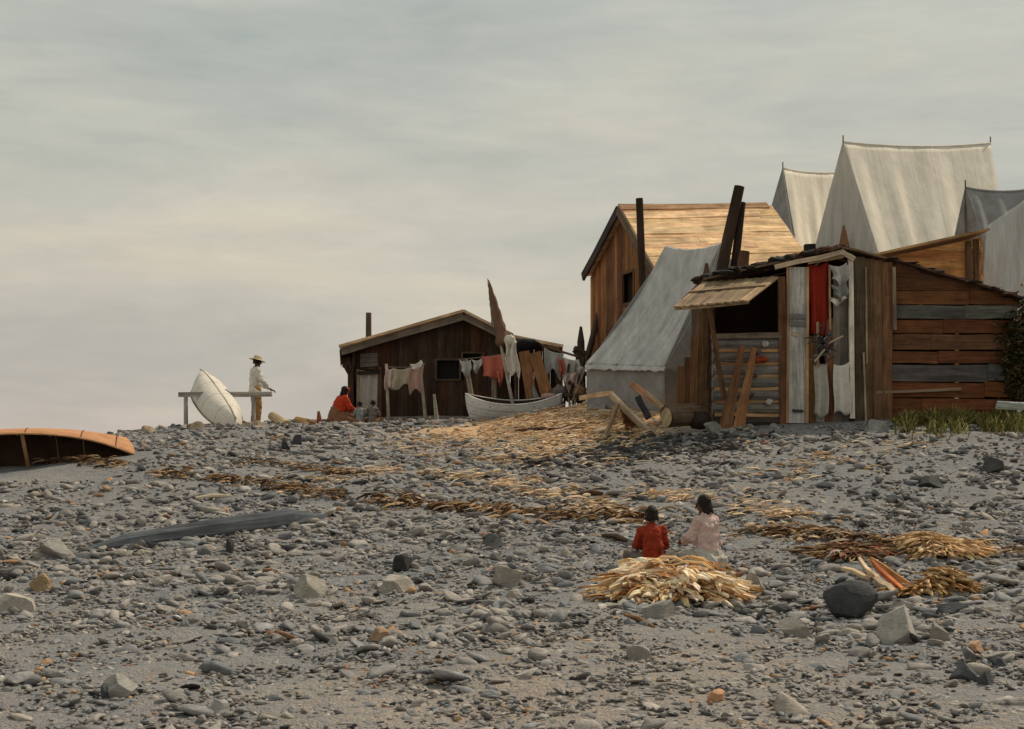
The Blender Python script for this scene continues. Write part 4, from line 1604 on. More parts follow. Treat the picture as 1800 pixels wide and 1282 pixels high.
# log wall under the window
mb = MB()
y = 752
rows = 7
for k in range(rows):
    y1 = 752 - (k + .5) * (752 - 594) / rows
    mb.tube([P(1252, y1, d), P(1290, y1 - R.uniform(-1, 1), d), P(1335, y1 + R.uniform(-1, 1), d), P(1374, y1, d)], [.12, .118, .12, .115], gcol((.2, .185, .165) if k else (.07, .05, .038), .15), 10, .05)
    if k:
        mb.board(P(1256, y1 + 11.3, d - .075), P(1372, y1 + 11.3 + R.uniform(-1, 1), d - .075), .06, .04, ZA, gcol(R.choice([(.42, .24, .11), (.3, .18, .09), (.48, .3, .15)]), .15), wob=.012)
mb.board(P(1250, 592, d - .08), P(1374, 590, d - .08), .1, .1, ZA, (.22, .17, .12), wob=.008)
lw = mb.build('log_wall', WOOD, root)
for px, py, w, c in ((1335, 632, 16, (.27, .05, .02)), (1320, 660, 12, (.1, .075, .055)), (1312, 695, 13, (.12, .09, .07)), (1352, 707, 6, (.5, .48, .44)), (1330, 618, 8, (.13, .12, .11)), (1345, 605, 6, (.45, .43, .4))):
    mb = MB()
    mb.ell(P(px, py, d - .17), (w * d / F, .05, .055), None, nu=12, nv=8, fn=lambda q: 1 + .4 * noise.noise(q * 2 + V((px, 0, 0))), col=c)
    mb.build('caulking_rag', SOD, lw)
# vertical slabs at the left, different heights
mb = MB()
for px, top, w, c in ((1196, 644, 15, (.2, .1, .045)), (1208, 628, 13, (.12, .06, .03)), (1220, 590, 15, (.22, .11, .05)), (1230, 548, 13, (.26, .15, .07)), (1239, 530, 14, (.16, .095, .05)), (1249, 530, 12, (.09, .05, .028))):
    mb.board(P(px - 1, 722, d + .35 + R.uniform(-.03, .03)), P(px + 1, top, d + .35), w * d / F, .05, XA, c, w1=w * d / F * .85, wob=.01)
mb.build('slab_wall', WOOD, root)
mb = MB()
mb.tube([P(1272, 700, d - .5), P(1246, 535, d - .3)], [.05, .045], (.16, .085, .042), 7, .06)
mb.build('awning_prop', WOOD, root)
# awning
h0, h1 = P(1236, 497, d - .05), P(1370, 487, d - .05)
o0, o1 = P(1184, 541, d - 1.5), P(1314, 529, d - 1.5)
mb = MB()
nb = 9
for k in range(nb):
    t = (k + .5) / nb
    mb.board(h0.lerp(h1, t), o0.lerp(o1, t) + V((0, R.uniform(-.05, .05), 0)), (h1 - h0).length / nb * .97, .03, h1 - h0, gcol(R.choice([(.38, .27, .16), (.3, .21, .125), (.45, .33, .21), (.24, .165, .1)]), .15))
mb.board(o0.lerp(h0, .04) + V((0, 0, -.04)), o1.lerp(h1, .04) + V((0, 0, -.04)), .07, .04, h0 - o0, (.36, .25, .15), wob=.01)
mb.board(o0.lerp(h0, .55) + V((0, 0, .035)), o1.lerp(h1, .55) + V((0, 0, .035)), .07, .03, h0 - o0, (.3, .21, .13), wob=.01)
mb.build('awning', WOOD, root)
# door posts, boards and frame
mb = MB()
mb.board(P(1376, 752, d - .08), P(1373, 487, d - .08), .13, .1, XA, (.17, .085, .045), wob=.01)
mb.build('jamb_post', WOOD, root)
mb = MB()
mb.board(P(1401, 744, d - .1), P(1402, 470, d - .1), .31, .04, XA, (.5, .48, .44), wob=.006)
for y, h in ((556, .1), (569, .09)):
    mb.board(P(1388, y, d - .14), P(1416, y + 1, d - .14), h, .02, ZA, (.2, .19, .185), wob=.004)
mb.board(P(1392, 586, d - .14), P(1404, 590, d - .14), .05, .02, ZA, (.55, .42, .28))
mb.board(P(1393, 722, d - .14), P(1412, 723, d - .14), .05, .02, ZA, (.06, .06, .06))
mb.build('door_board', WOOD, root)
for px, c in ((1384, (.42, .25, .14)), (1418, (.45, .28, .16))):
    mb = MB()
    mb.board(P(px, 744, d - .13), P(px + 1, 470, d - .13), .055, .05, XA, c, wob=.006)
    mb.build('door_strip', WOOD, root)
mb = MB()
mb.board(P(1498, 736, d - .12), P(1495, 452, d - .12), .085, .07, XA, (.72, .64, .54), wob=.008)
mb.build('white_post', WOOD, root)
mb = MB()
mb.board(P(1438, 648, d - .2), P(1437, 566, d - .2), .045, .04, XA, (.42, .29, .18))
mb.board(P(1459, 580, d - .14), P(1458, 466, d - .14), .035, .035, XA, (.36, .22, .13))
mb.build('thin_batten', WOOD, root)
mb = MB()
for px, y0, y1, c in ((1427, 742, 590, (.24, .12, .055)), (1442, 742, 640, (.38, .35, .31)), (1458, 742, 560, (.22, .1, .05)), (1472, 742, 470, (.21, .18, .155)), (1484, 742, 470, (.18, .15, .125))):
    mb.board(P(px, y0, d + .02), P(px, y1, d + .02), 15 * d / F, .03, XA, gcol(c), wob=.005)
mb.build('door_planks', WOOD, root)


def hangp(name, mat, x0, y0, x1, y1, h, dd, par, **kw):
    mb = MB()
    hang(mb, P(x0, y0, dd), P(x1, y1, dd), h * d / F, **kw)
    return mb.build(name, mat, par, True, .012)


blanket = hangp('blanket', REDCURT, 1421, 464, 1457, 460, 128, d - .06, None, fold=.04, k=12, ragged=.05, taper=.1)
tag(blanket, 'dark red blanket hung in the doorway of the driftwood shack', 'blanket')
for lab, mat, x0, y0, x1, y1, h, kw in (
        ('grey rag bunched at the top right of the shack doorway', DUSTY, 1463, 466, 1491, 462, 34, dict(ragged=.1, fold=.08)),
        ('black and grey rag under the bunched grey rag in the doorway', GREYC, 1464, 500, 1490, 498, 26, dict(ragged=.08, fold=.06, taper=.1)),
        ('small white rag fixed halfway up the doorway', WHITE, 1460, 522, 1486, 520, 12, dict(ragged=.06)),
        ('long pale cloth hanging at the bottom right of the doorway', WHITE, 1466, 640, 1494, 636, 88, dict(ragged=.05, fold=.04)),
        ('narrow pale cloth hanging low in the middle of the doorway', PALE, 1432, 640, 1455, 638, 92, dict(ragged=.05, fold=.04))):
    o = hangp('rag', mat, x0, y0, x1, y1, h, d - .2, None, **kw)
    tag(o, lab, 'rag', 'rags hung in the shack doorway')
mb = MB()
for k in range(70):
    an = R.uniform(0, 6.28)
    r = R.uniform(.05, .26)
    sliver(mb, P(1448 + R.gauss(0, 8), 608 + R.gauss(0, 15), d - .3), R.uniform(.08, .26), R.uniform(.03, .07), R.uniform(0, 6.28), R.uniform(-1, 1), R.choice([(.06, .06, .06), (.1, .09, .085), (.2, .18, .165), (.05, .045, .04)]))
for a, b in (((1455, 604), (1482, 591)), ((1432, 636), (1450, 614))):
    mb.tube([P(*a, d - .34), P(*b, d - .34)], .018, (.5, .38, .25), 5)
tag(mb.build('twig_bundle', STRAWM), 'dark ragged bundle of twigs with two pale sticks tied in the doorway', 'twig bundle')
# corner boards
mb = MB()
for px, w, c in ((1510, 20, (.1, .075, .045)), (1528, 17, (.15, .085, .045)), (1543, 15, (.16, .09, .05)), (1559, 17, (.2, .1, .05))):
    mb.board(P(px + 1, 742, d + R.uniform(-.02, .02)), P(px, 452 + (px - 1510) * .18, d + R.uniform(-.02, .02)), w * d / F, .05, XA, c, wob=.008)
mb.board(P(1524, 640, d - .06), P(1522, 470, d - .06), .03, .03, XA, (.3, .24, .17))
mb.board(P(1573, 580, d - .08), P(1571, 470, d - .08), .06, .05, XA, (.26, .19, .13))
mb.board(P(1522, 742, d - .06), P(1518, 620, d - .06), .03, .03, XA, (.4, .33, .25))
mb.build('corner_boards', WOOD, root)
# plank wall to the right
mb = MB()
tops = lambda px: 462 + (px - 1566) * (530 - 462) / 234
rowsD = [(752, 722, (.17, .068, .03)), (722, 700, (.19, .078, .032)), (700, 672, (.23, .095, .038)), (672, 640, (.115, .112, .104)), (640, 617, (.2, .085, .038)), (617, 588, (.17, .1, .055)),
         (588, 562, (.19, .08, .034)), (562, 537, (.13, .125, .112)), (537, 512, (.2, .085, .035)), (512, 488, (.16, .075, .035)), (488, 462, (.13, .06, .03))]
for yb, yt, c in rowsD:
    ym = yt + 2
    xr = 1788
    if tops(1788) > yt:
        xr = min(1788, 1566 + (ym + (yb - yt) * .5 - 462) * 234 / 68)
    if xr < 1580:
        continue
    xa = 1552 if yb < 600 else 1534
    ym = (yb + yt) / 2
    x = xa
    while x < xr - 4:
        x2 = min(xr, x + R.uniform(70, 230))
        if xr - x2 < 40:
            x2 = xr
        a = R.uniform(-.022, .022)
        mb.board(P(x, ym - 1 + R.uniform(-.6, .6), d + .05 + a), P(x2 - .6, ym + R.uniform(-1, 1.5), d + .05 + a), (yb - yt - 2.0) * d / F, .05, ZA, gcol((c[0] * .8, c[1] * .72, c[2] * .7) if c[0] > c[2] * 1.3 else (c[0] * .92, c[1] * .88, c[2] * .86), .2), wob=.011)
        x = x2
for y0, y1, dz, c in ((478, 541, .075, (.11, .055, .03)), (469, 533, .09, (.09, .045, .025))):
    mb.board(P(1562, y0, d + dz), P(1778, y1, d + dz), .3, .03, ZA, c, wob=.01)
mb.board(P(1540, 690, d - .02), P(1690, 684, d - .02), .05, .03, ZA, (.25, .18, .12), wob=.01)
mb.build('plank_wall', WOOD, root)
# hidden sides, back and interior
mb = MB()
mb.prism([P(1255, 752, d) + V((0, .2, 0)), P(1255, 500, d) + V((0, .2, 0)), P(1255, 500, d) + V((0, 3.2, 0)), P(1255, 752, d) + V((0, 3.2, 0))], (.04, 0, 0), (.09, .05, .03))
mb.prism([P(1786, 752, d) + V((0, .1, 0)), P(1786, 530, d) + V((0, .1, 0)), P(1786, 530, d) + V((0, 3.2, 0)), P(1786, 752, d) + V((0, 3.2, 0))], (-.04, 0, 0), (.09, .05, .03))
mb.prism([V((P(x, y, d).x, d + 3.2, P(x, y, d).z)) for x, y in ((1255, 752), (1255, 500), (1480, 448), (1562, 462), (1774, 524), (1774, 752))], (0, .04, 0), (.09, .05, .03))
mb.build('back_wall', WOOD, root)
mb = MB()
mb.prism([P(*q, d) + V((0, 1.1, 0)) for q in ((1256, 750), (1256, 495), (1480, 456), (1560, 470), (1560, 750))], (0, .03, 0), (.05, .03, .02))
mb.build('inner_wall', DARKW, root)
# roof
mb = MB()
for (a, b, c) in (((1236, 492), (1482, 437), (.2, .13, .08)), ((1480, 437), (1562, 455), (.2, .13, .08)), ((1560, 455), (1812, 530), (.1, .06, .038))):
    p, q = P(*a, d), P(*b, d)
    for k in range(6):
        mb.board(p + V((0, .16 + k * .58, 0)), q + V((R.uniform(-.1, .1), .16 + k * .58, 0)), .57, .035, (0, 1, 0), gcol(c, .15), wob=.02)
roof = mb.build('roof', WOOD, root)
mb = MB()
mb.board(P(1362, 470, d - .22), P(1482, 443, d - .22), .09, .05, ZA, (.5, .38, .26), wob=.012)
mb.board(P(1480, 443, d - .22), P(1502, 456, d - .22), .09, .05, ZA, (.4, .32, .24), wob=.005)
mb.board(P(1420, 460, d - .2), P(1482, 449, d - .2), .1, .04, ZA, (.3, .2, .12), wob=.006)
mb.build('fascia', WOOD, roof)
sods = (MB(), MB())
for k in range(150):
    t = R.random()
    mb = sods[0 if t < .62 else 1]
    if t < .62:
        s_ = R.random()
        px, py = 1238 + (1482 - 1238) * s_, 489 + (434 - 489) * s_
        c = R.choice([(.03, .022, .018), (.06, .035, .025), (.1, .045, .03), (.045, .045, .045)])
    else:
        s_ = R.random()
        px, py = 1560 + 240 * s_, 453 + 75 * s_
        c = R.choice([(.03, .02, .015), (.05, .03, .02), (.09, .045, .025)])
    w = R.uniform(.08, .22)
    mb.ell(P(px, py - R.uniform(-1, 3), d) + V((0, R.uniform(-.12, .7), 0)), (w, w * .8, R.uniform(.02, .05) + (.02 if t < .62 else 0)), None, c, 10, 6, fn=lambda q: 1 + .5 * noise.noise(q * 2.2 + V((k * 3.1, 0, 0))))
for mb in sods:
    mb.build('sod_cover', SOD, roof)
mb = MB()
mb.board(P(1424, 456, d + .3), P(1423, 430, d + .3), .19, .18, XA, (.03, .026, .024))
mb.build('chimney', WOOD, roof)

# ------------------------------------------------------------------ things around the shack
root = None
for (a, b, w, c, lab) in (((1274, 757), (1304, 608), 18, (.17, .08, .038), 'left one of two brown planks leaning on the log wall'),
                          ((1298, 757), (1325, 612), 16, (.28, .13, .055), 'right and redder one of two brown planks leaning on the log wall')):
    mb = MB()
    mb.board(P(*a, d - 1.0), P(*b, d - .28), w * d / F * 1.25, .05, XA, c, w1=w * d / F * .55, wob=.01)
    tag(mb.build('leaning_plank', WOOD), lab, 'plank')
root = thing('log_section', 'thick cut log section lying end on beside the shack', 'log', tuple(P(1195, 752, 25.4)))
mb = MB()
mb.tube([P(1172, 733, 25.2), P(1180, 731, 25.25), P(1222, 728, 25.6)], [.2, .21, .2], (.13, .085, .055), 14, .03)
mb.build('bark', WOOD, root)
mb = MB()
mb.tube([P(1170, 733.4, 25.19), P(1171.6, 733.3, 25.198)], [.175, .18], (.5, .37, .22), 14, .02)
mb.build('cut_face', WOOD, root)
root = thing('kettle', 'black iron pot on the ground between log and leaning planks', 'pot', tuple(P(1232, 754, 25)))
mb = MB()
prof = [(.02, 0), (.14, .02), (.2, .1), (.21, .2), (.17, .29), (.18, .32), (.155, .32), (.15, .27), (.05, .22)]
c0 = on(1230, 760)
vs, fs = [], []
for r, z in prof:
    for k in range(18):
        an = 2 * math.pi * k / 18
        vs.append(c0 + V((r * math.cos(an), r * math.sin(an), z + .04)))
for i in range(len(prof) - 1):
    for k in range(18):
        fs.append((i * 18 + k, i * 18 + (k + 1) % 18, (i + 1) * 18 + (k + 1) % 18, (i + 1) * 18 + k))
mb.add(vs, fs)
mb.build('bowl', IRON, root, True)
mb = MB()
mb.tube([c0 + V((.19 * math.cos(a), 0, .33 + .17 * math.sin(a))) for a in [i * math.pi / 10 for i in range(11)]], .008, (.03, .03, .03), 6)
mb.build('handle', IRON, root)
# sawhorse
root = thing('sawhorse', 'pale plank sawhorse standing on the wood chips left of the log', 'sawhorse', tuple(on(1105, 785)))
for a, da, b, db, w, c, nm in (((1160, 780), 27.2, (1074, 694), 27.9, 15, (.5, .41, .3), 'leg'), ((1056, 788), 27.0, (1086, 712), 27.6, 8, (.3, .2, .12), 'leg'),
                               ((1130, 770), 28.2, (1092, 705), 27.9, 9, (.3, .17, .08), 'leg')):
    mb = MB()
    mb.board(P(*a, da), P(*b, db), w * 27.5 / F, .06, V((.5, -1, 0)), c, wob=.008)
    mb.build(nm, WOOD, root)
mb = MB()
for k in range(4):
    mb.board(P(1090 + k * 3, 718 + k * 11, 27.9 - k * .08), P(1106 + k * 9, 720 + k * 12, 28.3 - k * .08), .13, .03, ZA, gcol((.24, .11, .05), .15))
mb.build('brace_boards', WOOD, root)
mb = MB()
mb.board(P(1020, 700, 31.0), P(1078, 691, 29.5), .1, .06, ZA, (.55, .38, .23), wob=.01)
tag(mb.build('pale_beam', WOOD), 'pale squared beam lying along the foot of the grey tent', 'beam')
for a, da, b, db, w, c, lab in (((1166, 716), 28.4, (1110, 675), 29.0, 12, (.42, .22, .12), 'reddish split board slanting down beside the grey tent'),
                                ((1140, 735), 27.6, (1121, 698), 28.0, 11, (.045, .04, .04), 'black charred stake right of the sawhorse'),
                                ((1170, 722), 28.0, (1135, 690), 28.6, 7, (.5, .36, .22), 'thin tan stick below the reddish split board')):
    mb = MB()
    mb.board(P(*a, da), P(*b, db), w * 28 / F, .05, V((1, 0, 1)), c, wob=.01)
    tag(mb.build('split_board', WOOD), lab, 'board')
mb = MB()
mb.sheet(P(1036, 708, 31.6), P(1066, 707, 31.2), P(1030, 733, 31.0), P(1064, 730, 30.6), 10, 10, lambda u, v: V((0, .04 * noise.noise(V((u * 4, v * 4, 0))), .02 * math.sin(u * 9))))
tag(mb.build('canvas_scrap', CANVASD, None, True, .015), 'grey blue canvas scrap spread on the wood chips left of the sawhorse', 'canvas')
# crest odds and ends
mb = MB()
mb.tube([P(502, 748, 34.4), P(478, 731, 34.9)], [.13, .11], (.5, .37, .22), 10, .05)
tag(mb.build('log', WOOD), 'short pale log tilted on the crest right of the man', 'log')
mb = MB()
mb.tube([P(521, 739, 35), P(541, 743, 34.8)], [.1, .09], (.4, .24, .11), 9, .07)
tag(mb.build('log', WOOD), 'small tan log on the crest midway between man and woman', 'log')
mb = MB()
mb.tube([P(561, 752, 35), P(561, 735, 35), P(560, 723, 35)], [.085, .06, .03], (.26, .09, .045), 8, .06)
tag(mb.build('stake', WOOD), 'short red brown stake left of the woman in red', 'stake')
for px, py, w, c in ((262, 762, 28, TN), (285, 757, 24, LT), (345, 757, 26, TN), (432, 750, 20, TN), (548, 748, 18, (.3, .13, .07)), (455, 752, 26, (.5, .38, .25))):
    p = on(px, py)
    lab = {262: 'tan stone on the crest nearest the bark canoe', 285: 'pale stone on the crest left of the trestle', 345: 'tan stone on the crest between the trestle legs',
           432: 'small tan stone at the feet of the man', 548: 'small reddish stone left of the red brown stake', 455: 'tan stone just right of the feet of the man'}[px]
    rock(px, py, w, w * .6, c, lab)

# ------------------------------------------------------------------ grass and shrub
mb = MB()
for _ in range(9000):
    px = R.uniform(1570, 1835)
    dd = 25.85 - abs(R.gauss(0, .75))
    x = (px - CX) * dd / F
    cl_ = noise.noise(V((px * .03, dd * 1.5, 0))) + .25 * noise.noise(V((px * .11, dd * 3, 5)))
    edge = min(1, (px - 1565) / 40)
    if cl_ < -.12 or R.random() > edge + .2:
        continue
    h = R.uniform(.06, .22) * (1 + cl_) * (.7 + .5 * (px > 1590))
    z = g(x, dd)
    an = R.uniform(0, 6.28)
    b = V((x, dd, z - .02))
    ln = V((math.cos(an), math.sin(an), 0)) * h * R.uniform(.3, 1.1)
    s = V((-math.sin(an), math.cos(an), 0)) * R.uniform(.008, .018)
    c = gcol(R.choice([(.13, .15, .03), (.17, .185, .04), (.085, .1, .028), (.28, .25, .07), (.34, .28, .11), (.22, .15, .06)]), .2)
    mb.add([b - s, b + s, b + ln * .4 + V((0, 0, h * .6)) + s * .8, b + ln * .4 + V((0, 0, h * .6)) - s * .8, b + ln + V((0, 0, h))], [(0, 1, 2, 3), (3, 2, 4)], c)
tag(mb.build('grass', LEAF), 'olive green grass growing along the foot of the plank wall', 'grass', None, 'stuff')


def shrub(px, d_, w, h, label, n=1500):
    x = (px - CX) * d_ / F
    z = g(x, d_)
    root = thing('shrub', label, 'shrub', (x, d_, z))
    mb = MB()
    tips = []
    for k in range(9):
        an, sp = R.uniform(0, 6.28), R.uniform(.1, 1)
        t = V((x + math.cos(an) * w * sp, d_ + math.sin(an) * w * sp * .7, z + h * R.uniform(.55, .98)))
        b = V((x + R.uniform(-.08, .08), d_, z - .05))
        m = b.lerp(t, .5) + V((R.uniform(-.1, .1), 0, .1))
        mb.tube([b, m, t], [.03, .02, .006], (.12, .08, .05), 6)
        tips += [m, b.lerp(t, .75), t, t]
    mb.build('stems', WOOD, root)
    mb = MB()
    for k in range(n):
        c = R.choice(tips) + V((R.gauss(0, w * .26), R.gauss(0, w * .24), R.gauss(0, h * .13)))
        if c.z < z:
            continue
        sliver(mb, c, R.uniform(.06, .16), R.uniform(.03, .07), R.uniform(0, 6.28), R.uniform(-.9, .9), R.choice([(.03, .035, .012), (.055, .045, .018), (.085, .055, .022), (.025, .028, .01), (.12, .075, .03)]))
    mb.build('leaves', LEAF, root)


shrub(1806, 25.9, .45, 2.0, 'tall brown green shrub at the right end of the plank wall', 3600)
mb = MB()
mb.board(P(1752, 712, 24.9), P(1835, 716, 24.9), .14, .05, V((0, -.6, 1)), (.6, .63, .6), w1=.12, wob=.015)
tag(mb.build('white_board', WOOD), 'whitish board lying in the grass at the right edge', 'board')


# ------------------------------------------------------------------ people
def head(mb, c, yaw=0.0, pitch=0.0, s=1.0):
    Rm = Matrix.Rotation(yaw, 3, 'Z') @ Matrix.Rotation(pitch, 3, 'X')
    c = V(c)
    L_ = lambda x, y, z: c + Rm @ (V((x, y, z)) * s)
    mb.ell(L_(0, -.01, .02), (.076 * s, .097 * s, .098 * s), Rm)
    mb.ell(L_(0, .02, -.035), (.06 * s, .075 * s, .085 * s), Rm)
    mb.caps(L_(0, .075, -.1), L_(0, .06, -.095), .024 * s, .03 * s)
    mb.caps(L_(0, .09, .02), L_(0, .112, -.018), .011 * s, .017 * s)
    mb.caps(L_(-.035, .082, .03), L_(.035, .082, .03), .014 * s, .014 * s)
    mb.caps(L_(-.016, .09, -.052), L_(.016, .09, -.052), .011 * s, .011 * s)
    for sd in (-1, 1):
        mb.ell(L_(.076 * sd, -.005, -.005), (.012 * s, .022 * s, .032 * s), Rm)
    return L_


def handm(mb, w, dr, nrm, side, s=1.0, curl=.35):
    w, dr, nrm = V(w), V(dr).normalized(), V(nrm)
    nrm = (nrm - dr * nrm.dot(dr)).normalized()
    lat = dr.cross(nrm) * side
    for k in (-.024, -.008, .008, .024):
        mb.caps(w + lat * k * s * .7, w + dr * .085 * s + lat * k * s * 1.15, .016 * s, .0125 * s, 8)
    for i, (ln, k) in enumerate(((.066, .031), (.076, .0105), (.07, -.0105), (.054, -.031))):
        b = w + dr * .085 * s + lat * k * s
        c1 = curl + .06 * i
        m = b + (dr * math.cos(c1) + nrm * math.sin(c1)) * ln * .52 * s + lat * k * .12 * s
        c2 = c1 + .55
        e = m + (dr * math.cos(c2) + nrm * math.sin(c2)) * ln * .5 * s
        mb.caps(b, m, .0088 * s, .0078 * s, 8)
        mb.caps(m, e, .0078 * s, .0065 * s, 8)
    tb = w + dr * .025 * s + lat * .024 * s
    tm = tb + (dr * .55 + lat * .75 + nrm * .2).normalized() * .045 * s
    te = tm + (dr * .85 + lat * .3 + nrm * .4).normalized() * .034 * s
    mb.caps(tb, tm, .0125 * s, .0098 * s, 8)
    mb.caps(tm, te, .0098 * s, .0078 * s, 8)


def cloud_tex(name, size, depth=2):
    x = bpy.data.textures.new(name, 'CLOUDS')
    x.noise_scale = size
    x.noise_depth = depth
    return x


_fold, _hair = cloud_tex('folds', .075), cloud_tex('locks', .04)
WRINKLE = {'shirt': _fold, 'trousers': _fold, 'skirt': _fold, 'shawl': _fold, 'hair': _hair, 'headscarf': _fold}
WST = {'shirt': .05, 'trousers': .04, 'skirt': .06, 'shawl': .05, 'hair': .018, 'headscarf': .02}


class Fig:
    """a posed figure: joints in its own metres, facing +Y, turned by yaw and set on the ground"""

    def __init__(s, name, label, loc, yaw, scale, group=None):
        s.root = thing(name, label, 'person', loc, group)
        s.M = Matrix.Translation(V(loc)) @ Matrix.Rotation(yaw, 4, 'Z') @ Matrix.Scale(scale, 4)

    def put(s, mb, name, mat, voxel=0.0, sm=2, solid=0.0, parent=None):
        mb.v = [tuple(s.M @ V(p)) for p in mb.v]
        o = mb.build(name, mat, parent or s.root, True, solid, voxel, 0, sm if voxel else 0)
        if name in WRINKLE:
            md = o.modifiers.new('Displace', 'DISPLACE')
            md.texture = WRINKLE[name]
            md.strength = WST[name]
            md.mid_level = .5
            md.texture_coords = 'LOCAL'
        return o


def limb(mb, js, rs, n=12):
    for (a, b), (r0, r1) in zip(zip(js[:-1], js[1:]), zip(rs[:-1], rs[1:])):
        mb.caps(a, b, r0, r1, n)


def hairdo(mb, L_, s=1.0, long=.0, wide=1.0):
    c = L_(0, -.018, .03)
    mb.ell(c, (.09 * s * wide, .102 * s, .098 * s), None, fn=lambda q: 1 + .05 * noise.noise(q * 4))
    for k in range(26):
        an = math.radians(180 + 10 + 160 * k / 25 + R.uniform(-4, 4))
        x, y = math.cos(an) * .078 * wide, math.sin(an) * .08
        j = R.uniform(.9, 1.16)
        mb.caps(L_(x, y - .005, .05), L_(x * j, y * j - .012, -.05 - long * R.uniform(.55, 1.15)), .022 * s, .009 * s, 7)
    for sd in (-1, 1):
        mb.caps(L_(sd * .078, .03, .04), L_(sd * .085, .0, -.04 - long * .8), .02 * s, .015 * s, 7)


# man beside the white canoe
loc = P(449, 751, 36.0)
fg = Fig('person', 'standing man in straw hat, white shirt and tan trousers, hand on the trestle rail', tuple(loc), math.radians(-62), 1.02)
mb = MB()
hp = [(-.09, 0, .93), (.09, 0, .93)]
limb(mb, [(0, 0, .95), (0, .0, 1.12), (0, .01, 1.3), (0, .01, 1.44)], [.13, .12, .14, .09])
mb.caps((0, .015, 1.44), (0, .035, 1.56), .055, .05)
limb(mb, [hp[0], (-.1, .03, .5), (-.1, -.02, .09)], [.085, .058, .04])
limb(mb, [hp[1], (.11, .05, .5), (.12, .02, .09)], [.085, .058, .04])
for x, y in ((-.1, -.02), (.12, .02)):
    mb.caps((x, y - .03, .04), (x * 1.1, y + .17, .03), .042, .032)
LW, RW = (-.17, .36, .99), (.2, .33, .93)
limb(mb, [(-.17, 0, 1.41), (-.23, .1, 1.15), LW], [.055, .042, .028])
limb(mb, [(.17, 0, 1.41), (.25, .08, 1.15), RW], [.055, .042, .028])
handm(mb, LW, (0.05, .9, -.25), (0, -.2, -1), -1)
handm(mb, RW, (-.1, .9, -.25), (0, -.2, -1), 1)
L_ = head(mb, (0, .05, 1.63), 0, math.radians(-14))
fg.put(mb, 'body', SKIN, .006)
mb = MB()
limb(mb, [(0, 0, .9), (0, 0, 1.1), (0, .01, 1.3), (0, .015, 1.43)], [.155, .15, .165, .1])
mb.caps((-.06, .0, .86), (.06, -.03, .86), .155, .155)
limb(mb, [(-.16, 0, 1.41), (-.23, .1, 1.15), (-.18, .31, 1.01)], [.075, .07, .05])
limb(mb, [(.16, 0, 1.41), (.25, .08, 1.15), (.21, .28, .96)], [.075, .07, .05])
mb.caps((-.16, .0, 1.41), (.16, .0, 1.41), .085, .085)
fg.put(mb, 'shirt', WHITE, .012, 3)
mb = MB()
mb.caps((-.05, 0, .9), (.05, 0, .9), .125, .125)
limb(mb, [hp[0], (-.1, .03, .5), (-.1, -.02, .13)], [.11, .085, .07])
limb(mb, [hp[1], (.11, .05, .5), (.12, .02, .13)], [.11, .085, .07])
fg.put(mb, 'trousers', TAN, .012, 3)
mb = MB()
hairdo(mb, L_, 1.0, .02)
fg.put(mb, 'hair', HAIR, .012, 1)
mb = MB()
prof = [(.0, .155), (.05, .152), (.085, .135), (.097, .08), (.1, .05), (.13, .04), (.185, .03), (.187, .022), (.13, .03), (.094, .038), (.09, .08), (.08, .125), (0, .142)]
Rm = Matrix.Rotation(math.radians(-14), 3, 'X')
vs, fs = [], []
for r, z in prof:
    for k in range(24):
        an = 2 * math.pi * k / 24
        vs.append(V((0, .05, 1.63)) + Rm @ V((r * math.cos(an), r * 1.12 * math.sin(an) - .008, z)))
for i in range(len(prof) - 1):
    for k in range(24):
        fs.append((i * 24 + k, i * 24 + (k + 1) % 24, (i + 1) * 24 + (k + 1) % 24, (i + 1) * 24 + k))
mb.add(vs, fs)
fg.put(mb, 'hat', STRAWH)
mb = MB()
for sd in (-1, 1):
    mb.ell(L_(sd * .032, .09, .005), (.012, .008, .008), None, nu=8, nv=6)
fg.put(mb, 'eyes', BLACK)
mb = MB()
for x, y in ((-.1, -.02), (.12, .02)):
    mb.caps((x, y - .03, .045), (x * 1.1, y + .17, .035), .052, .04)
fg.put(mb, 'shoes', BROWNC, .012)

# woman in red seated at the corner of the dark hut
loc = P(598, 746, 36.2)
fg = Fig('person', 'seated woman in scarlet shawl, red headscarf and long brown skirt by the dark hut', tuple(loc), math.radians(-55), 1.0)
mb = MB()
limb(mb, [(0, -.02, .14), (0, .0, .35), (0, .05, .56), (0, .08, .68)], [.15, .13, .13, .07])
mb.caps((0, .09, .68), (0, .12, .78), .05, .047)
limb(mb, [(-.09, .02, .14), (-.14, .42, .3), (-.1, .52, .06)], [.09, .065, .04])
limb(mb, [(.09, .02, .14), (.12, .45, .27), (.09, .55, .06)], [.09, .065, .04])
for x in (-.1, .09):
    mb.caps((x, .5, .04), (x, .7, .035), .04, .032)
LW, RW = (-.1, .4, .36), (.08, .42, .35)
limb(mb, [(-.16, .06, .66), (-.22, .16, .42), LW], [.05, .04, .028])
limb(mb, [(.16, .06, .66), (.22, .16, .42), RW], [.05, .04, .028])
handm(mb, LW, (.3, .8, -.2), (0, 0, -1), -1)
handm(mb, RW, (-.3, .8, -.2), (0, 0, -1), 1)
L_ = head(mb, (0, .14, .85), 0, math.radians(-18))
fg.put(mb, 'body', SKIN, .007)
mb = MB()
limb(mb, [(0, -.03, .36), (0, .03, .55), (0, .075, .69)], [.2, .185, .09])
mb.caps((-.14, .05, .64), (.14, .05, .64), .09, .09)
limb(mb, [(-.16, .06, .66), (-.22, .15, .42), (-.13, .33, .36)], [.08, .085, .06])
limb(mb, [(.16, .06, .66), (.22, .15, .42), (.11, .35, .36)], [.08, .085, .06])
mb.caps((0, -.12, .3), (0, -.05, .5), .15, .12)
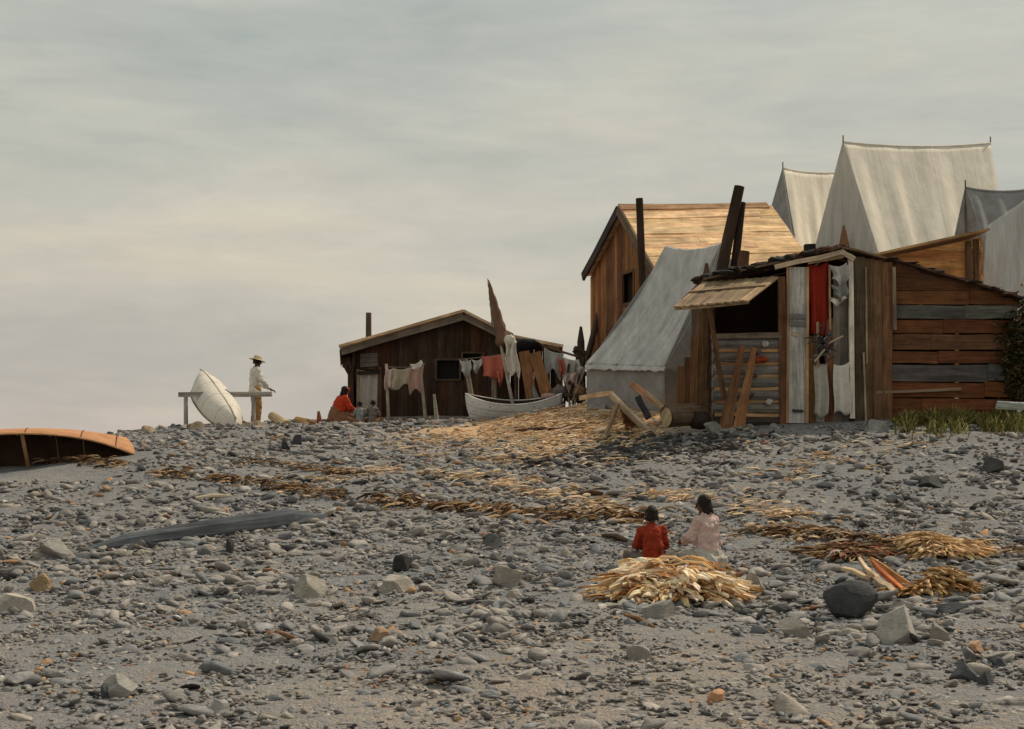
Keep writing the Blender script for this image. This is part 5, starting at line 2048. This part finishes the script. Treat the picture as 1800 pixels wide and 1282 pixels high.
fg.put(mb, 'shawl', REDB, .012, 3)
mb = MB()
mb.ell((0, .1, .1), (.3, .42, .22), None, fn=lambda q: 1 + .08 * noise.noise(q * 3))
limb(mb, [(-.09, .0, .16), (-.14, .42, .28), (-.1, .5, .1)], [.17, .13, .11])
limb(mb, [(.09, .0, .16), (.12, .44, .26), (.09, .53, .1)], [.17, .13, .11])
mb.caps((0, -.14, .1), (0, -.1, .34), .22, .17)
fg.put(mb, 'skirt', BROWNC, .014, 3)
mb = MB()
hairdo(mb, L_, 1.0, .1)
mb.caps(L_(0, -.06, -.08), (0, -.1, .52), .045, .02)
fg.put(mb, 'hair', HAIR, .012, 1)
mb = MB()
mb.ell(L_(0, .015, .05), (.09, .1, .07), Matrix.Rotation(math.radians(-10), 3, 'X'))
mb.caps(L_(.06, .03, 0), L_(.05, .05, -.09), .03, .022)
fg.put(mb, 'headscarf', REDB, .012, 1)


def sitting_child(label, loc, yaw, sc, shirt, bottom, hair_long, head_yaw=0.0, kneel=False, hair_w=1.0, vox=.006, bott_name='trousers', shirt_name='shirt', group=None):
    fg = Fig('person', label, tuple(loc), yaw, sc, group)
    b = .12 if kneel else 0.0
    mb = MB()
    limb(mb, [(0, 0, .12 + b), (0, .0, .3 + b), (0, .02, .46 + b), (0, .03, .58 + b)], [.125, .112, .122, .07])
    mb.caps((0, .035, .58 + b), (0, .05, .67 + b), .046, .043)
    if kneel:
        for x in (-.09, .09):
            limb(mb, [(x, .02, .2), (x * 1.5, .36, .09), (x * 1.2, -.04, .06)], [.085, .06, .04])
            mb.caps((x * 1.2, -.05, .05), (x, -.2, .03), .035, .028)
    else:
        for sd in (-1, 1):
            limb(mb, [(sd * .09, .03, .11), (sd * .3, .32, .17), (sd * .04, .42, .05)], [.08, .058, .038])
            mb.caps((sd * .04, .42, .045), (-sd * .1, .46, .035), .035, .028)
    LW, RW = (-.1, .36, .3 + b * .8), (.1, .38, .28 + b * .8)
    limb(mb, [(-.145, .02, .55 + b), (-.2, .12, .33 + b), LW], [.046, .037, .026])
    limb(mb, [(.145, .02, .55 + b), (.2, .12, .33 + b), RW], [.046, .037, .026])
    handm(mb, LW, (.3, .8, -.35), (.2, 0, -1), -1, .85)
    handm(mb, RW, (-.3, .8, -.35), (-.2, 0, -1), 1, .85)
    L_ = head(mb, (0, .065, .76 + b), head_yaw, math.radians(-16))
    fg.put(mb, 'body', SKIN, vox * sc)
    mb = MB()
    limb(mb, [(0, -.01, .14 + b), (0, .0, .32 + b), (0, .02, .47 + b), (0, .03, .58 + b)], [.165, .15, .15, .085])
    mb.caps((-.12, .02, .53 + b), (.12, .02, .53 + b), .082, .082)
    limb(mb, [(-.145, .02, .54 + b), (-.205, .11, .33 + b), (-.12, .31, .3 + b * .8)], [.072, .066, .05])
    limb(mb, [(.145, .02, .54 + b), (.205, .11, .33 + b), (.12, .33, .28 + b * .8)], [.072, .066, .05])
    for k in range(5):
        x = -.1 + .05 * k
        mb.caps((x, -.12 - R.uniform(0, .03), .2 + b + R.uniform(0, .1)), (x * .5 + R.uniform(-.03, .03), -.12, .5 + b), .022, .014, 7)
    fg.put(mb, shirt_name, shirt, .01 * sc, 2)
    mb = MB()
    if kneel:
        mb.ell((0, .05, .13), (.26, .34, .19), None, fn=lambda q: 1 + .12 * noise.noise(q * 3.3))
        for x in (-.09, .09):
            limb(mb, [(x, .0, .2), (x * 1.5, .36, .12), (x * 1.3, -.05, .08)], [.14, .11, .09])
    else:
        mb.caps((-.06, 0, .1), (.06, 0, .1), .15, .15)
        for sd in (-1, 1):
            limb(mb, [(sd * .09, .03, .12), (sd * .3, .32, .17), (sd * .06, .4, .06)], [.11, .085, .06])
    fg.put(mb, bott_name, bottom, .011 * sc, 3)
    mb = MB()
    hairdo(mb, L_, 1.0, hair_long, hair_w)
    fg.put(mb, 'hair', HAIR, .009 * sc, 1)
    mb = MB()
    for sd in (-1, 1):
        mb.ell(L_(sd * .032, .09, .005), (.012, .008, .008), None, nu=8, nv=6)
    fg.put(mb, 'eyes', BLACK)
    return fg


sitting_child('small seated child in a grey shirt beside the woman in red, back turned', P(633, 746, 35.6), math.radians(14), .66, GREYC, BROWNC, .02, 0, vox=.008)
sitting_child('small seated child in a dark taupe shirt at the foot of the pale door curtain', P(655, 745, 35.6), math.radians(-10), .68, TAUPE, BROWNC, .02, .2, vox=.008)
p = on(1147, 1001)
sitting_child('seated child in a dark red shirt seen from behind, left of the child in pink', p, math.radians(4), .73, RED, TAUPE, .05, .1, hair_w=.95)
p = on(1243, 1004)
sitting_child('kneeling child in a pale pink shirt and grey skirt, looking left', p, math.radians(38), .78, PINK, PALE, .09, .55, True, 1.0, bott_name='skirt')

# ------------------------------------------------------------------ light, sky, camera
sun_to = V((.50, .42, .77)).normalized()
L = bpy.data.lights.new('sun', 'SUN')
L.energy = 2.9
L.angle = math.radians(1.2)
L.color = (1, .87, .69)
lo = bpy.data.objects.new('sun', L)
COL.objects.link(lo)
lo.rotation_euler = sun_to.to_track_quat('Z', 'Y').to_euler()
lo.location = (20, 10, 30)

W = bpy.data.worlds.new('World')
scene.world = W
W.use_nodes = True
t = W.node_tree
bg = t.nodes['Background']
bg.inputs['Strength'].default_value = .1
sky = N(t, 'ShaderNodeTexSky', sky_type='NISHITA', sun_disc=False)
sky.sun_elevation = math.asin(sun_to.z)
sky.sun_rotation = math.atan2(sun_to.x, sun_to.y)
tc = N(t, 'ShaderNodeTexCoord').outputs['Generated']
sep = N(t, 'ShaderNodeSeparateXYZ')
t.links.new(tc, sep.inputs[0])
warp = noise_n(t, mapping(t, tc, (2.2, 2.2, 7)), 1.6, 5, .6, .4)
wz = N(t, 'ShaderNodeMath', operation='MULTIPLY_ADD')
t.links.new(warp, wz.inputs[0])
wz.inputs[1].default_value = .16
wz2 = N(t, 'ShaderNodeMath', operation='SUBTRACT')
t.links.new(sep.outputs['Z'], wz2.inputs[0])
wz2.inputs[1].default_value = .08
t.links.new(wz2.outputs[0], wz.inputs[2])
gradc = ramp(t, wz.outputs[0], [(0.0, (.485, .43, .395)), (.06, (.485, .445, .395)), (.13, (.53, .495, .415)), (.2, (.52, .503, .428)), (.3, (.475, .49, .435)), (.7, (.46, .48, .44))])
cl1 = noise_n(t, mapping(t, tc, (1.5, 1.5, 7)), 2.3, 6, .56, .3)
cl2 = noise_n(t, mapping(t, tc, (3, 3, 12)), 5.0, 6, .62, .6)
c = mul(t, gradc, ramp(t, cl1, [(.3, (.8, .85, .86)), (.5, (1, 1, .99)), (.68, (1.2, 1.14, 1.06))]))
c = mul(t, c, ramp(t, cl2, [(.3, .955), (.7, 1.045)]))
sc_ = N(t, 'ShaderNodeMix', data_type='RGBA', blend_type='MULTIPLY')
sc_.inputs['Factor'].default_value = 1
t.links.new(c, sc_.inputs['A'])
sc_.inputs['B'].default_value = (10, 10, 10, 1)
fin = mixc(t, .92, sky.outputs['Color'], sc_.outputs['Result'])
t.links.new(fin, bg.inputs['Color'])

cam = bpy.data.cameras.new('camera')
cam.sensor_width = 36
cam.lens = 36 * F / 1800
cam.shift_y = (HY - 641) / 1800
cam.clip_end = 3000
co = bpy.data.objects.new('camera', cam)
COL.objects.link(co)
co.location = (0, 0, CAMZ)
co.rotation_euler = (math.radians(90), 0, 0)
scene.camera = co
scene.render.resolution_x, scene.render.resolution_y = 1024, 729
vs_ = scene.view_settings
vs_.view_transform = 'Standard'
vs_.look = 'None'
vs_.exposure = .08
vs_.gamma = 1
